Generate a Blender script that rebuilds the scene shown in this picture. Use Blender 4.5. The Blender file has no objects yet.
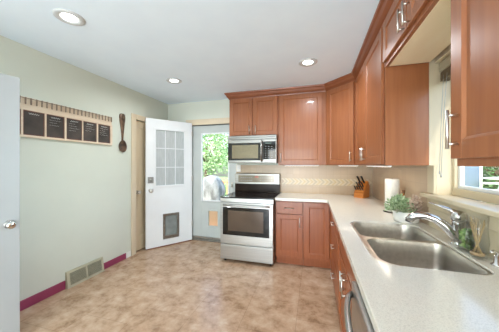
import bpy, bmesh, math, random
from mathutils import Vector, Matrix
PI = math.pi
R = math.radians
SC = bpy.context.scene
COL = SC.collection
random.seed(7)

# ------------------------------------------------------------------ camera
cam_data = bpy.data.cameras.new('camera')
cam = bpy.data.objects.new('camera', cam_data)
COL.objects.link(cam)
cam.location = (-0.771, -3.634, 1.36)
cam.rotation_euler = (PI / 2, 0, 0.279)
cam_data.sensor_width = 36
cam_data.lens = 225.56 / 499 * 36
cam_data.shift_y = -0.0025
cam_data.clip_start = 0.02
SC.camera = cam

# ------------------------------------------------------------------ world, sun, exposure
SKY = 0.9
SUN = 2.6
LAMP = 8.5
BOUNCE = 235.0
WIN = 4.0
REAR = 90.0
EXPO = 0.25
w = bpy.data.worlds.new('sky')
SC.world = w
w.use_nodes = True
nt = w.node_tree
nt.nodes.clear()
wo = nt.nodes.new('ShaderNodeOutputWorld')
bg = nt.nodes.new('ShaderNodeBackground')
sk = nt.nodes.new('ShaderNodeTexSky')
sk.sky_type = 'NISHITA'
sk.sun_disc = False
sk.sun_elevation = R(48)
sk.sun_rotation = R(200)
sk.air_density = 1.0
sk.dust_density = 3.0
bg.inputs['Strength'].default_value = SKY
nt.links.new(sk.outputs[0], bg.inputs[0])
nt.links.new(bg.outputs[0], wo.inputs[0])
sun_d = bpy.data.lights.new('sun', 'SUN')
sun_d.energy = SUN
sun_d.angle = R(2)
sun_d.color = (1, 0.95, 0.86)
sun = bpy.data.objects.new('sun', sun_d)
COL.objects.link(sun)
sun.rotation_euler = (R(48), 0, R(20))      # comes over the roof, from behind the camera, so it lights the back yard

# area light added at the unseen rear window, to light the room
ad = bpy.data.lights.new('rear_window_fill', 'AREA')
ad.shape = 'RECTANGLE'
ad.size = 2.3
ad.size_y = 1.9
ad.energy = REAR
ad.color = (0.82, 0.92, 1.0)
ao = bpy.data.objects.new('rear_window_fill', ad)
COL.objects.link(ao)
ao.location = (-2.0, -9.28, 1.25)
ao.rotation_euler = (R(-90), 0, 0)
ao.rotation_euler = (R(90), 0, 0)

# added fill light, unseen behind the camera, aimed up at the ceiling
fd = bpy.data.lights.new('ceiling_fill', 'AREA')
fd.shape = 'RECTANGLE'
fd.size = 2.6
fd.size_y = 3.6
fd.energy = BOUNCE
fd.color = (0.74, 0.885, 1.0)
fo = bpy.data.objects.new('ceiling_fill', fd)
COL.objects.link(fo)
fo.location = (-1.6, -6.0, .35)
fo.rotation_euler = (R(180 - 28), 0, 0)

# skylight entering by the sink window
wl = bpy.data.lights.new('window_daylight', 'AREA')
wl.shape = 'RECTANGLE'
wl.size = 0.72
wl.size_y = 0.78
wl.energy = WIN
wl.spread = R(52)
wl.color = (0.62, 0.85, 1.0)
wlo = bpy.data.objects.new('window_daylight', wl)
COL.objects.link(wlo)
wlo.location = (0.45, -2.17, 1.60)
wlo.rotation_euler = (0, R(82), 0)

vs = SC.view_settings
vs.view_transform = 'Standard'
vs.look = 'None'
vs.exposure = EXPO
vs.gamma = 1
vs.use_curve_mapping = False

# ------------------------------------------------------------------ materials
def new_mat(name):
    m = bpy.data.materials.new(name)
    m.use_nodes = True
    n = m.node_tree
    b = n.nodes['Principled BSDF']
    return m, n, b

def lin(c):
    return tuple(((v / 255) / 12.92 if v / 255 <= 0.04045 else ((v / 255 + 0.055) / 1.055) ** 2.4) for v in c) + (1,)

def noise_mat(name, c1, c2, rough=0.5, metal=0.0, scale=(8, 8, 8), detail=3, bump=0.0, nscale=1.0, coat=0.0, spec=0.5, lo=0.35, hi=0.65):
    m, n, b = new_mat(name)
    tc = n.nodes.new('ShaderNodeTexCoord')
    mp = n.nodes.new('ShaderNodeMapping')
    mp.inputs['Scale'].default_value = scale
    no = n.nodes.new('ShaderNodeTexNoise')
    no.inputs['Scale'].default_value = nscale
    no.inputs['Detail'].default_value = detail
    cr = n.nodes.new('ShaderNodeValToRGB')
    cr.color_ramp.elements[0].position = lo
    cr.color_ramp.elements[1].position = hi
    cr.color_ramp.elements[0].color = lin(c1)
    cr.color_ramp.elements[1].color = lin(c2)
    n.links.new(tc.outputs['Object'], mp.inputs[0])
    n.links.new(mp.outputs[0], no.inputs['Vector'])
    n.links.new(no.outputs['Fac'], cr.inputs[0])
    n.links.new(cr.outputs[0], b.inputs['Base Color'])
    b.inputs['Roughness'].default_value = rough
    b.inputs['Metallic'].default_value = metal
    b.inputs['Coat Weight'].default_value = coat
    b.inputs['Specular IOR Level'].default_value = spec
    if bump:
        bp = n.nodes.new('ShaderNodeBump')
        bp.inputs['Strength'].default_value = bump
        bp.inputs['Distance'].default_value = 0.01
        n.links.new(no.outputs['Fac'], bp.inputs['Height'])
        n.links.new(bp.outputs[0], b.inputs['Normal'])
    return m

def glass_mat(name, color=(1, 1, 1, 1), rough=0.0, thin=True, tint=0.08):
    """thin glazing: mostly transparent with a sharp reflection"""
    m = bpy.data.materials.new(name)
    m.use_nodes = True
    n = m.node_tree
    n.nodes.clear()
    o = n.nodes.new('ShaderNodeOutputMaterial')
    t = n.nodes.new('ShaderNodeBsdfTransparent')
    t.inputs[0].default_value = color
    g = n.nodes.new('ShaderNodeBsdfGlossy')
    g.inputs['Roughness'].default_value = rough
    f = n.nodes.new('ShaderNodeLayerWeight')
    f.inputs[0].default_value = 0.5
    pw_ = n.nodes.new('ShaderNodeMath')
    pw_.operation = 'POWER'
    pw_.inputs[1].default_value = 4.0
    ad_ = n.nodes.new('ShaderNodeMath')
    ad_.operation = 'MULTIPLY_ADD'
    ad_.inputs[1].default_value = 0.7
    ad_.inputs[2].default_value = 0.03 + tint
    n.links.new(f.outputs['Facing'], pw_.inputs[0])
    mx = n.nodes.new('ShaderNodeMixShader')
    n.links.new(pw_.outputs[0], ad_.inputs[0])
    n.links.new(ad_.outputs[0], mx.inputs[0])
    n.links.new(t.outputs[0], mx.inputs[1])
    n.links.new(g.outputs[0], mx.inputs[2])
    n.links.new(mx.outputs[0], o.inputs[0])
    return m

M = {}
M['wall'] = noise_mat('wall_paint', (211, 214, 201), (214, 217, 204), 0.6, scale=(3, 3, 3), bump=0.02)
M['ceiling'] = noise_mat('ceiling_paint', (230, 242, 252), (233, 245, 254), 0.8, scale=(4, 4, 4))
M['trim'] = noise_mat('tan_trim_paint', (214, 196, 168), (220, 203, 176), 0.45, scale=(3, 3, 3))
M['cream'] = noise_mat('cream_trim_paint', (208, 192, 162), (214, 199, 170), 0.4, scale=(3, 3, 3))
M['tan_door'] = noise_mat('tan_door_paint', (214, 194, 162), (220, 201, 170), 0.45, scale=(3, 3, 1))
M['white'] = noise_mat('white_door_paint', (228, 230, 231), (234, 236, 237), 0.35, scale=(3, 3, 3))
M['greywhite'] = noise_mat('grey_white_vinyl', (182, 187, 184), (190, 195, 192), 0.4, scale=(3, 3, 3))
M['maroon'] = noise_mat('maroon_vinyl', (140, 52, 84), (152, 62, 94), 0.4, scale=(6, 6, 6))
M['wood'] = noise_mat('cherry_stained_maple', (144, 86, 53), (155, 96, 60), 0.33, scale=(26, 26, 1.6), detail=5, nscale=1.5, coat=0.15, spec=0.4)
M['woodbase'] = noise_mat('cherry_stained_maple_base', (144, 77, 42), (156, 87, 50), 0.33, scale=(26, 26, 1.6), detail=5, nscale=1.5, coat=0.15, spec=0.4)
M['woodh'] = noise_mat('cherry_stained_maple_cross_grain', (130, 73, 45), (142, 82, 52), 0.33, scale=(2.2, 2.2, 30), detail=5, nscale=1.5, coat=0.15, spec=0.4)
M['laminate'] = noise_mat('maple_laminate_underside', (245, 222, 184), (248, 228, 192), 0.45, scale=(3, 14, 3), detail=4)
M['darkgap'] = noise_mat('dark_toe_kick', (120, 62, 36), (134, 72, 44), 0.5, scale=(8, 8, 2))
M['nickel'] = noise_mat('brushed_nickel', (205, 200, 192), (215, 210, 203), 0.28, 1.0, scale=(60, 60, 4))
M['steel'] = noise_mat('stainless_steel', (172, 171, 169), (187, 186, 183), 0.32, 1.0, scale=(1.5, 1.5, 160), detail=2)
M['steelmw'] = noise_mat('brushed_stainless_microwave', (142, 140, 136), (156, 154, 150), 0.34, 1.0, scale=(1.5, 1.5, 160), detail=2)
M['sinksteel'] = noise_mat('satin_sink_steel', (190, 184, 175), (203, 197, 188), 0.33, 1.0, scale=(40, 3, 40), detail=2)
M['chrome'] = noise_mat('satin_chrome', (205, 203, 200), (212, 210, 208), 0.16, 1.0, scale=(4, 4, 4))
M['pewter'] = noise_mat('aged_pewter', (160, 158, 154), (178, 176, 172), 0.35, 1.0, scale=(30, 30, 30))
M['blackglass'] = noise_mat('black_oven_glass', (14, 12, 12), (18, 15, 14), 0.05, scale=(3, 3, 3), spec=0.45)
M['cookglass'] = noise_mat('black_ceramic_glass', (20, 14, 12), (26, 19, 16), 0.12, scale=(3, 3, 3), spec=0.35)
M['ovenglass'] = noise_mat('oven_window_glass', (76, 62, 52), (88, 72, 60), 0.05, 0.35, scale=(3, 3, 3), spec=1.0)
M['mwglass'] = noise_mat('microwave_mesh_window', (116, 106, 84), (128, 118, 94), 0.18, 0.3, scale=(150, 150, 150))
M['blackplastic'] = noise_mat('black_plastic', (20, 20, 21), (26, 26, 27), 0.35, scale=(20, 20, 20))
M['display'] = noise_mat('grey_display_glass', (118, 108, 94), (132, 121, 106), 0.15, 0.3, scale=(8, 8, 8))
M['keygrey'] = noise_mat('printed_key_grey', (110, 114, 120), (130, 134, 140), 0.4, scale=(8, 8, 8))
M['ringgrey'] = noise_mat('burner_ring_print', (62, 52, 48), (72, 60, 55), 0.2, scale=(8, 8, 8))
M['red'] = noise_mat('red_display_print', (190, 60, 50), (200, 70, 58), 0.3, scale=(8, 8, 8))
M['signwood'] = noise_mat('whitewashed_sign_wood', (218, 196, 170), (230, 211, 188), 0.6, scale=(20, 2, 20), detail=4)
M['boardrim'] = noise_mat('red_brown_board_rim', (104, 58, 44), (122, 72, 56), 0.6, scale=(10, 10, 10))
M['chalkboard'] = noise_mat('chalkboard', (58, 52, 48), (84, 74, 68), 0.8, scale=(6, 6, 6), detail=4)
M['chalk'] = noise_mat('white_chalk', (215, 212, 205), (230, 228, 222), 0.9, scale=(30, 30, 30))
M['pin'] = noise_mat('weathered_clothespin', (128, 108, 92), (156, 136, 118), 0.7, scale=(40, 40, 8))
M['wire'] = noise_mat('dark_wire', (60, 54, 48), (70, 64, 58), 0.5, 0.6)
M['bronze'] = noise_mat('dark_bronze', (84, 70, 60), (136, 108, 86), 0.42, 0.6, scale=(14, 14, 14), detail=4)
M['vent'] = noise_mat('beige_register_metal', (178, 172, 148), (190, 184, 160), 0.45, 0.1, scale=(8, 8, 8))
M['strip'] = noise_mat('gap_shade', (52, 54, 54), (62, 64, 64), 0.7)
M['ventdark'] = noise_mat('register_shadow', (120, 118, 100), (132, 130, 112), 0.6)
M['leddiff'] = None
M['blockwood'] = noise_mat('orange_knife_block_wood', (196, 116, 44), (214, 134, 58), 0.4, scale=(6, 6, 40), detail=3)
M['paper'] = noise_mat('paper_towel', (232, 228, 220), (240, 237, 230), 0.9, scale=(60, 60, 60), bump=0.2)
M['ceramic'] = noise_mat('white_ceramic', (232, 230, 224), (238, 236, 231), 0.2, scale=(5, 5, 5))
M['leaf'] = noise_mat('sage_green_leaf', (104, 134, 84), (206, 220, 180), 0.6, scale=(40, 40, 40))
M['pinkleaf'] = noise_mat('dusty_pink_leaf', (192, 160, 138), (232, 212, 192), 0.6, scale=(40, 40, 40))
M['vividleaf'] = noise_mat('bright_green_leaf', (70, 140, 36), (196, 218, 140), 0.5, scale=(40, 40, 40))
M['twig'] = noise_mat('pale_twig', (164, 136, 92), (190, 164, 118), 0.7, scale=(40, 40, 40))
M['amber'] = noise_mat('amber_glass_bottle', (150, 94, 40), (166, 108, 50), 0.15, scale=(5, 5, 5))
M['copper'] = noise_mat('tan_base_layer', (168, 140, 104), (184, 156, 118), 0.5, scale=(9, 9, 9))
M['glass'] = glass_mat('window_glass', (0.97, 0.99, 0.98, 1), 0, True, 0.0)
M['jarglass'] = glass_mat('jar_glass', (0.985, 0.99, 0.985, 1), 0.02, True, 0.0)
M['lace'] = noise_mat('pale_window_lace', (180, 185, 185), (192, 197, 197), 0.8, scale=(60, 60, 8))
M['flap'] = None
M['jarleaf'] = M['vividleaf']
M['blind'] = noise_mat('taupe_blind', (168, 156, 132), (182, 170, 146), 0.6, scale=(4, 4, 60))
M['cord'] = noise_mat('grey_blind_cord', (150, 152, 150), (165, 167, 165), 0.7)
M['grass'] = noise_mat('lawn', (92, 130, 60), (140, 172, 96), 0.9, scale=(3, 3, 3), detail=5)
M['deck'] = noise_mat('deck_boards', (170, 140, 116), (188, 158, 134), 0.8, scale=(3, 30, 3))
M['orangewood'] = noise_mat('orange_stained_railing', (206, 140, 96), (220, 156, 110), 0.7, scale=(8, 8, 8))
M['cover'] = noise_mat('pale_grey_grill_cover', (96, 100, 98), (170, 173, 170), 0.7, scale=(7, 7, 3), detail=5, bump=0.6)
M['shrub'] = noise_mat('garden_leaves', (120, 156, 104), (196, 218, 172), 0.8, scale=(3, 3, 3), detail=4)
M['shrubdark'] = noise_mat('dark_garden_leaves', (38, 72, 36), (74, 112, 62), 0.8, scale=(3, 3, 3), detail=4)
M['bark'] = noise_mat('bark', (96, 78, 62), (120, 100, 82), 0.9, scale=(10, 10, 3))
M['siding'] = noise_mat('blue_grey_siding', (72, 92, 112), (84, 104, 124), 0.7, scale=(2, 2, 2))
M['outwhite'] = noise_mat('outdoor_white_paint', (225, 226, 224), (232, 233, 231), 0.6)
M['roof'] = noise_mat('grey_shingles', (120, 118, 116), (146, 144, 142), 0.9, scale=(8, 8, 8))

def emit_mat(name, color, strength):
    m, n, b = new_mat(name)
    b.inputs['Base Color'].default_value = (0.9, 0.9, 0.9, 1)
    b.inputs['Emission Color'].default_value = color
    b.inputs['Emission Strength'].default_value = strength
    return m
M['ringwhite'] = noise_mat('light_trim_ring', (196, 198, 198), (204, 206, 206), .5)
M['leddiff'] = emit_mat('lit_led_lens', (1, 0.97, 0.92, 1), 5.0)

m, n, b = new_mat('translucent_pet_flap')
b.inputs['Base Color'].default_value = lin((244, 214, 178))  # peach tint stands for the lit deck seen through the flap
b.inputs['Transmission Weight'].default_value = 0.75
b.inputs['Roughness'].default_value = 0.55
b.inputs['IOR'].default_value = 1.05
M['flap'] = m

def floor_mat():
    m, n, b = new_mat('mottled_stone_vinyl')
    tc = n.nodes.new('ShaderNodeTexCoord')
    mp = n.nodes.new('ShaderNodeMapping')
    mp.inputs['Rotation'].default_value = (0, 0, R(90))
    br = n.nodes.new('ShaderNodeTexBrick')
    br.inputs['Scale'].default_value = 1.0
    br.inputs['Brick Width'].default_value = 0.46
    br.inputs['Row Height'].default_value = 0.46
    br.inputs['Mortar Size'].default_value = 0.0022
    br.inputs['Mortar Smooth'].default_value = 0.6
    br.offset = 0.5
    br.inputs['Color1'].default_value = (0.36, 0.36, 0.36, 1)
    br.inputs['Color2'].default_value = (0.64, 0.64, 0.64, 1)
    br.inputs['Mortar'].default_value = (0.5, 0.5, 0.5, 1)
    n1 = n.nodes.new('ShaderNodeTexNoise')
    n1.inputs['Scale'].default_value = 7.0
    n1.inputs['Detail'].default_value = 9
    n1.inputs['Roughness'].default_value = 0.7
    n1.inputs['Distortion'].default_value = 0.15
    add = n.nodes.new('ShaderNodeMix')
    add.data_type = 'FLOAT'
    add.inputs[0].default_value = 0.2
    cr = n.nodes.new('ShaderNodeValToRGB')
    e = cr.color_ramp.elements
    e[0].position = 0.35
    e[0].color = lin((144, 112, 84))
    e[1].position = 0.66
    e[1].color = lin((206, 180, 154))
    x = e.new(0.5)
    x.color = lin((186, 153, 124))
    mx = n.nodes.new('ShaderNodeMixRGB')
    mx.blend_type = 'MULTIPLY'
    mx.inputs[2].default_value = (0.66, 0.62, 0.58, 1)
    n.links.new(tc.outputs['Object'], mp.inputs[0])
    n.links.new(mp.outputs[0], br.inputs['Vector'])
    n.links.new(tc.outputs['Object'], n1.inputs['Vector'])
    n.links.new(n1.outputs['Fac'], add.inputs[2])
    n.links.new(br.outputs['Color'], add.inputs[3])
    n.links.new(add.outputs[0], cr.inputs[0])
    n.links.new(cr.outputs[0], mx.inputs[1])
    n.links.new(br.outputs['Fac'], mx.inputs[0])
    n.links.new(mx.outputs[0], b.inputs['Base Color'])
    b.inputs['Roughness'].default_value = 0.27
    b.inputs['Specular IOR Level'].default_value = 0.5
    return m
M['floor'] = floor_mat()

def quartz_mat():
    m, n, b = new_mat('speckled_white_quartz')
    tc = n.nodes.new('ShaderNodeTexCoord')
    n1 = n.nodes.new('ShaderNodeTexNoise')
    n1.inputs['Scale'].default_value = 330
    n1.inputs['Detail'].default_value = 2
    cr = n.nodes.new('ShaderNodeValToRGB')
    e = cr.color_ramp.elements
    e[0].position = 0.3
    e[0].color = lin((204, 199, 186))
    e[1].position = 0.55
    e[1].color = lin((226, 221, 208))
    n.links.new(tc.outputs['Object'], n1.inputs['Vector'])
    n.links.new(n1.outputs['Fac'], cr.inputs[0])
    n.links.new(cr.outputs[0], b.inputs['Base Color'])
    b.inputs['Roughness'].default_value = 0.14
    return m
M['quartz'] = quartz_mat()

def tile_mat():
    """cream ribbed tile with fine grout lines"""
    m, n, b = new_mat('cream_backsplash_tile')
    tc = n.nodes.new('ShaderNodeTexCoord')
    sx = n.nodes.new('ShaderNodeSeparateXYZ')
    ad1 = n.nodes.new('ShaderNodeMath')
    cb = n.nodes.new('ShaderNodeCombineXYZ')
    br = n.nodes.new('ShaderNodeTexBrick')
    br.inputs['Brick Width'].default_value = 0.10
    br.inputs['Row Height'].default_value = 0.10
    br.inputs['Mortar Size'].default_value = 0.0015
    br.inputs['Scale'].default_value = 1.0
    br.offset = 0
    br.inputs['Color1'].default_value = lin((190, 166, 138))
    br.inputs['Color2'].default_value = lin((197, 174, 146))
    br.inputs['Mortar'].default_value = lin((180, 156, 130))
    n.links.new(tc.outputs['Object'], sx.inputs[0])
    n.links.new(sx.outputs[0], ad1.inputs[0])
    n.links.new(sx.outputs[1], ad1.inputs[1])
    n.links.new(ad1.outputs[0], cb.inputs[0])
    n.links.new(sx.outputs[2], cb.inputs[1])
    n.links.new(cb.outputs[0], br.inputs['Vector'])
    n.links.new(br.outputs['Color'], b.inputs['Base Color'])
    b.inputs['Roughness'].default_value = 0.3
    return m
M['tile'] = tile_mat()
M['chipcream'] = noise_mat('cream_mosaic_chip', (212, 194, 162), (218, 202, 172), 0.3)
M['chipbeige'] = noise_mat('taupe_mosaic_chip', (188, 172, 144), (198, 182, 154), 0.3)
M['chipgold'] = noise_mat('golden_mosaic_chip', (204, 180, 136), (212, 190, 148), 0.3)

# ------------------------------------------------------------------ mesh helpers
class MB:
    """collects shapes; build() links them as one mesh object"""
    def __init__(s):
        s.bm = bmesh.new()
        s.mats = []
        s.mi = 0
    def use(s, mat):
        if mat not in s.mats:
            s.mats.append(mat)
        s.mi = s.mats.index(mat)
        return s
    def _fin(s, faces, smooth=False):
        for f in faces:
            f.material_index = s.mi
            f.smooth = smooth
    def box(s, x0, x1, y0, y1, z0, z1, bev=0.0, seg=1, mtx=None):
        x0, x1 = min(x0, x1), max(x0, x1)
        y0, y1 = min(y0, y1), max(y0, y1)
        z0, z1 = min(z0, z1), max(z0, z1)
        t = bmesh.new()
        v = [t.verts.new(p) for p in [(x0, y0, z0), (x1, y0, z0), (x1, y1, z0), (x0, y1, z0), (x0, y0, z1), (x1, y0, z1), (x1, y1, z1), (x0, y1, z1)]]
        for q in [(0, 3, 2, 1), (4, 5, 6, 7), (0, 1, 5, 4), (1, 2, 6, 5), (2, 3, 7, 6), (3, 0, 4, 7)]:
            t.faces.new([v[i] for i in q])
        if bev:
            bmesh.ops.bevel(t, geom=list(t.edges), offset=bev, segments=seg, affect='EDGES', profile=0.5)
        s.merge(t, mtx)
        return s
    def merge(s, t, mtx=None, smooth=False):
        if mtx is not None:
            bmesh.ops.transform(t, matrix=mtx, verts=t.verts)
        me = {}
        for v in t.verts:
            me[v] = s.bm.verts.new(v.co)
        fs = []
        for f in t.faces:
            try:
                fs.append(s.bm.faces.new([me[v] for v in f.verts]))
            except ValueError:
                pass
        s._fin(fs, smooth)
        t.free()
    def prism(s, pts, axis, a0, a1, mtx=None):
        """polygon pts (2D) extruded along axis: 'x' pts are (y,z); 'y' (x,z); 'z' (x,y)"""
        def mk(p, a):
            return {'x': (a, p[0], p[1]), 'y': (p[0], a, p[1]), 'z': (p[0], p[1], a)}[axis]
        t = bmesh.new()
        A = [t.verts.new(mk(p, a0)) for p in pts]
        B = [t.verts.new(mk(p, a1)) for p in pts]
        k = len(pts)
        t.faces.new(A[::-1])
        t.faces.new(B)
        for i in range(k):
            t.faces.new([A[i], A[(i + 1) % k], B[(i + 1) % k], B[i]])
        bmesh.ops.recalc_face_normals(t, faces=t.faces)
        s.merge(t, mtx)
        return s
    def tube(s, path, rad, seg=12, cap=True, flat=None):
        path = [Vector(p) for p in path]
        if not hasattr(rad, '__len__'):
            rad = [rad] * len(path)
        t = bmesh.new()
        rings = []
        up = Vector((0, 0, 1))
        prev = None
        for i, p in enumerate(path):
            d = (path[min(i + 1, len(path) - 1)] - path[max(i - 1, 0)]).normalized()
            if prev is None:
                a = up if abs(d.dot(up)) < 0.95 else Vector((1, 0, 0))
                u = d.cross(a).normalized()
            else:
                u = (prev - d * prev.dot(d)).normalized()
            prev = u
            vv = d.cross(u)
            r = rad[i]
            fl = flat[i] if flat else 1
            rings.append([t.verts.new(p + (u * math.cos(k * 2 * PI / seg) + vv * math.sin(k * 2 * PI / seg) * fl) * r) for k in range(seg)])
        for i in range(len(rings) - 1):
            for k in range(seg):
                t.faces.new([rings[i][k], rings[i][(k + 1) % seg], rings[i + 1][(k + 1) % seg], rings[i + 1][k]])
        if cap:
            t.faces.new(rings[0][::-1])
            t.faces.new(rings[-1])
        bmesh.ops.recalc_face_normals(t, faces=t.faces)
        s.merge(t, None, True)
        return s
    def lathe(s, prof, cx=0, cy=0, cz=0, seg=24, mtx=None, smooth=True):
        t = bmesh.new()
        rings = []
        for (r, z) in prof:
            if r < 1e-6:
                rings.append([t.verts.new((cx, cy, cz + z))])
            else:
                rings.append([t.verts.new((cx + r * math.cos(k * 2 * PI / seg), cy + r * math.sin(k * 2 * PI / seg), cz + z)) for k in range(seg)])
        for a, b_ in zip(rings[:-1], rings[1:]):
            for k in range(seg):
                k2 = (k + 1) % seg
                if len(a) == 1 and len(b_) == 1:
                    continue
                if len(a) == 1:
                    t.faces.new([a[0], b_[k2], b_[k]])
                elif len(b_) == 1:
                    t.faces.new([a[k], a[k2], b_[0]])
                else:
                    t.faces.new([a[k], a[k2], b_[k2], b_[k]])
        bmesh.ops.recalc_face_normals(t, faces=t.faces)
        s.merge(t, mtx, smooth)
        return s
    def leaf(s, p, d, L, W, fold=0.3, mtx=None):
        """a pointed, folded leaf from p along d"""
        d = Vector(d).normalized()
        side = d.cross(Vector((random.uniform(-1, 1), random.uniform(-1, 1), random.uniform(-1, 1)))).normalized()
        n_ = d.cross(side)
        p = Vector(p)
        a = s.bm.verts.new(p)
        b_ = s.bm.verts.new(p + d * L * 0.5 + side * W + n_ * W * fold)
        c = s.bm.verts.new(p + d * L)
        e = s.bm.verts.new(p + d * L * 0.5 - side * W + n_ * W * fold)
        s._fin([s.bm.faces.new([a, b_, c]), s.bm.faces.new([a, c, e])], False)
    def build(s, name, mat=None, parent=None, world=False):
        me = bpy.data.meshes.new(name)
        if mat is not None and not s.mats:
            s.mats = [mat]
        off = Vector((0, 0, 0))
        if world and parent is not None:
            pr = parent
            while pr is not None:
                off += pr.location
                pr = pr.parent
            for v in s.bm.verts:
                v.co -= off
        s.bm.to_mesh(me)
        s.bm.free()
        for mm in s.mats:
            me.materials.append(mm)
        o = bpy.data.objects.new(name, me)
        COL.objects.link(o)
        if parent is not None:
            o.parent = parent
        return o

def tag(o, label=None, cat=None, group=None, kind=None):
    if label: o['label'] = label
    if cat: o['category'] = cat
    if group: o['group'] = group
    if kind: o['kind'] = kind
    return o

def thing(name, label, cat, loc=(0, 0, 0), rz=0, group=None, kind=None):
    o = bpy.data.objects.new(name, None)
    o.empty_display_size = 0.1
    COL.objects.link(o)
    o.location = loc
    o.rotation_euler = (0, 0, rz)
    return tag(o, label, cat, group, kind)

def place(o, loc):
    """move a world-built mesh's origin to loc"""
    l = Vector(loc)
    o.data.transform(Matrix.Translation(-l))
    o.location = l
    return o

def clone(root, loc, rz=None, label=None):
    r = root.copy()
    COL.objects.link(r)
    r.location = loc
    if rz is not None:
        r.rotation_euler = (0, 0, rz)
    if label:
        r['label'] = label
    for ch in list(root.children):
        c = ch.copy()
        COL.objects.link(c)
        c.parent = r
        for g in list(ch.children):
            d = g.copy()
            COL.objects.link(d)
            d.parent = c
    return r

# ------------------------------------------------------------------ room shell
XL = -3.399; XR = 0.05; H = 2.489; YB = 0.0; YF = -9.4

mb = MB().box(XL - .15, XR + .15, YF - .15, YB + .15, -0.12, 0)
tag(mb.build('floor', M['floor']), 'tan and beige mottled stone-look tile floor', 'floor', kind='structure')
mb = MB().box(XL - .15, XR + .15, YF - .15, YB + .15, H, H + .12)
tag(mb.build('ceiling', M['ceiling']), 'flat white painted ceiling', 'ceiling', kind='structure')
# left wall with the closet doorway (y -0.80 .. -0.06)
mb = MB()
mb.box(XL - .15, XL, YF - .15, -0.80, 0, H)
mb.box(XL - .15, XL, -0.80, -0.06, 2.055, H)
mb.box(XL - .15, XL, -0.06, 0.15, 0, H)
mb.box(XL - .15, XL - .11, -0.80, -0.06, 0, 2.055)
tag(mb.build('wall_left', M['wall']), 'pale sage painted wall on the left', 'wall', kind='structure')
# back wall with the exterior doorway
mb = MB()
mb.box(XL, -2.93, 0, 0.15, 0, H)
mb.box(-2.93, -2.05, 0, 0.15, 2.07, H)
mb.box(-2.05, XR + .15, 0, 0.15, 0, H)
tag(mb.build('wall_back', M['wall']), 'pale sage painted wall at the back', 'wall', kind='structure')
# right wall with window
WY0, WY1, WZ0, WZ1 = -2.58, -1.77, 1.154, 2.06
mb = MB()
mb.box(XR, XR + .15, YF, WY0, 0, H)
mb.box(XR, XR + .15, WY1, 0, 0, H)
mb.box(XR, XR + .15, WY0, WY1, 0, WZ0 - .02)
mb.box(XR, XR + .15, WY0, WY1, WZ1, H)
tag(mb.build('wall_right', M['cream']), 'cream wall behind the sink counter', 'wall', kind='structure')
# front wall behind the camera, with the patio door opening
mb = MB()
mb.box(XL, -3.2, YF - .15, YF, 0, H)
mb.box(-0.8, XR, YF - .15, YF, 0, H)
mb.box(-3.2, -0.8, YF - .15, YF, 2.2, H)
mb.box(-3.2, -0.8, YF - .15, YF, 0, 0.22)
tag(mb.build('wall_front', M['wall']), 'sage wall behind the camera with a wide window', 'wall', kind='structure')
w2 = thing('window_2', 'wide unseen window behind the camera, there to light the room', 'window', (-2.0, YF - .1, 0.22), kind='structure')
mb = MB()
for x in (-3.2, -2.02, -0.84):
    mb.box(x, x + .04, YF - .12, YF - .06, 0.22, 2.2)
mb.box(-3.2, -.8, YF - .12, YF - .06, 0.22, 0.27).box(-3.2, -.8, YF - .12, YF - .06, 2.15, 2.2)
mb.build('window_frame', M['white'], w2, world=True)
MB().box(-3.16, -.84, YF - .1, YF - .095, .27, 2.15).build('pane', M['glass'], w2, world=True)
# short partition the near door is hinged on
mb = MB().box(XL, -3.17, -3.32, -3.2, 0, H)
tag(mb.build('wall_partition', M['wall']), 'short partition behind the white door at left', 'wall', kind='structure')

# baseboards
def strip(name, y0, y1, z1, mat, label, kind='structure', th=.012):
    mb = MB().box(XL, XL + th, y0, y1, 0.0, z1, 0.002)
    tag(mb.build(name, mat), label, 'baseboard', kind=kind)
strip('baseboard_left', -3.2, -1.815, .092, M['maroon'], 'maroon baseboard left of the floor vent')
strip('baseboard_left.001', -1.362, -.985, .082, M['maroon'], 'maroon baseboard right of the floor vent')
strip('trim_1', -.985, -.90, .085, M['ceramic'], 'short white base block beside the tan door casing')

# closet door in the left wall
mb = MB()
mb.box(XL, XL + .018, -.885, -.80, 0, 2.055 + .075, .003)
mb.box(XL, XL + .018, -.80, -.06, 2.055, 2.13, .003)
mb.box(XL, XL + .018, -.06, -.003, 0, 2.13, .003)
tag(mb.build('trim_2', M['trim']), 'tan casing around the closet door', 'trim', kind='structure')
d = thing('door_1', 'tan closet door in the left wall, behind the open white door', 'door', (XL, -.06, 0.015), kind='structure')
mb = MB()
x = XL - .03
mb.box(x - .04, x - .012, -.795, -.065, .015, 2.05)
for (a, b_) in [(-.795, -.69), (-.17, -.065)]:
    mb.box(x - .012, x, a, b_, .015, 2.05, .002)
for (a, b_) in [(.015, .24), (.95, 1.07), (1.94, 2.05)]:
    mb.box(x - .012, x, -.69, -.17, a, b_, .002)
mb.build('door_panel', M['tan_door'], d, world=True)
mb = MB().lathe([(0, 0), (.03, 0), (.03, .006), (.011, .012), (.011, .035), (.026, .045), (.03, .058), (.024, .07), (0, .073)],
                mtx=Matrix.Translation((x, -.745, .93)) @ Matrix.Rotation(PI / 2, 4, 'Y'))
tag(mb.build('door_knob', M['nickel'], d, world=True), 'round nickel door knob')

# exterior casing over back door
mb = MB()
mb.box(-3.01, -2.05, -.018, 0, 2.07, 2.17, .003)
mb.box(-3.01, -2.93, -.018, 0, 0, 2.07, .003)
tag(mb.build('trim_3', M['trim']), 'tan casing around the back doorway', 'trim', kind='structure')
mb = MB()
mb.box(-2.93, -2.05, -.0, .15, .0, .03, .002)
tag(mb.build('trim_4', M['pewter']), 'dull metal threshold of the back doorway', 'threshold', kind='structure')

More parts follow.
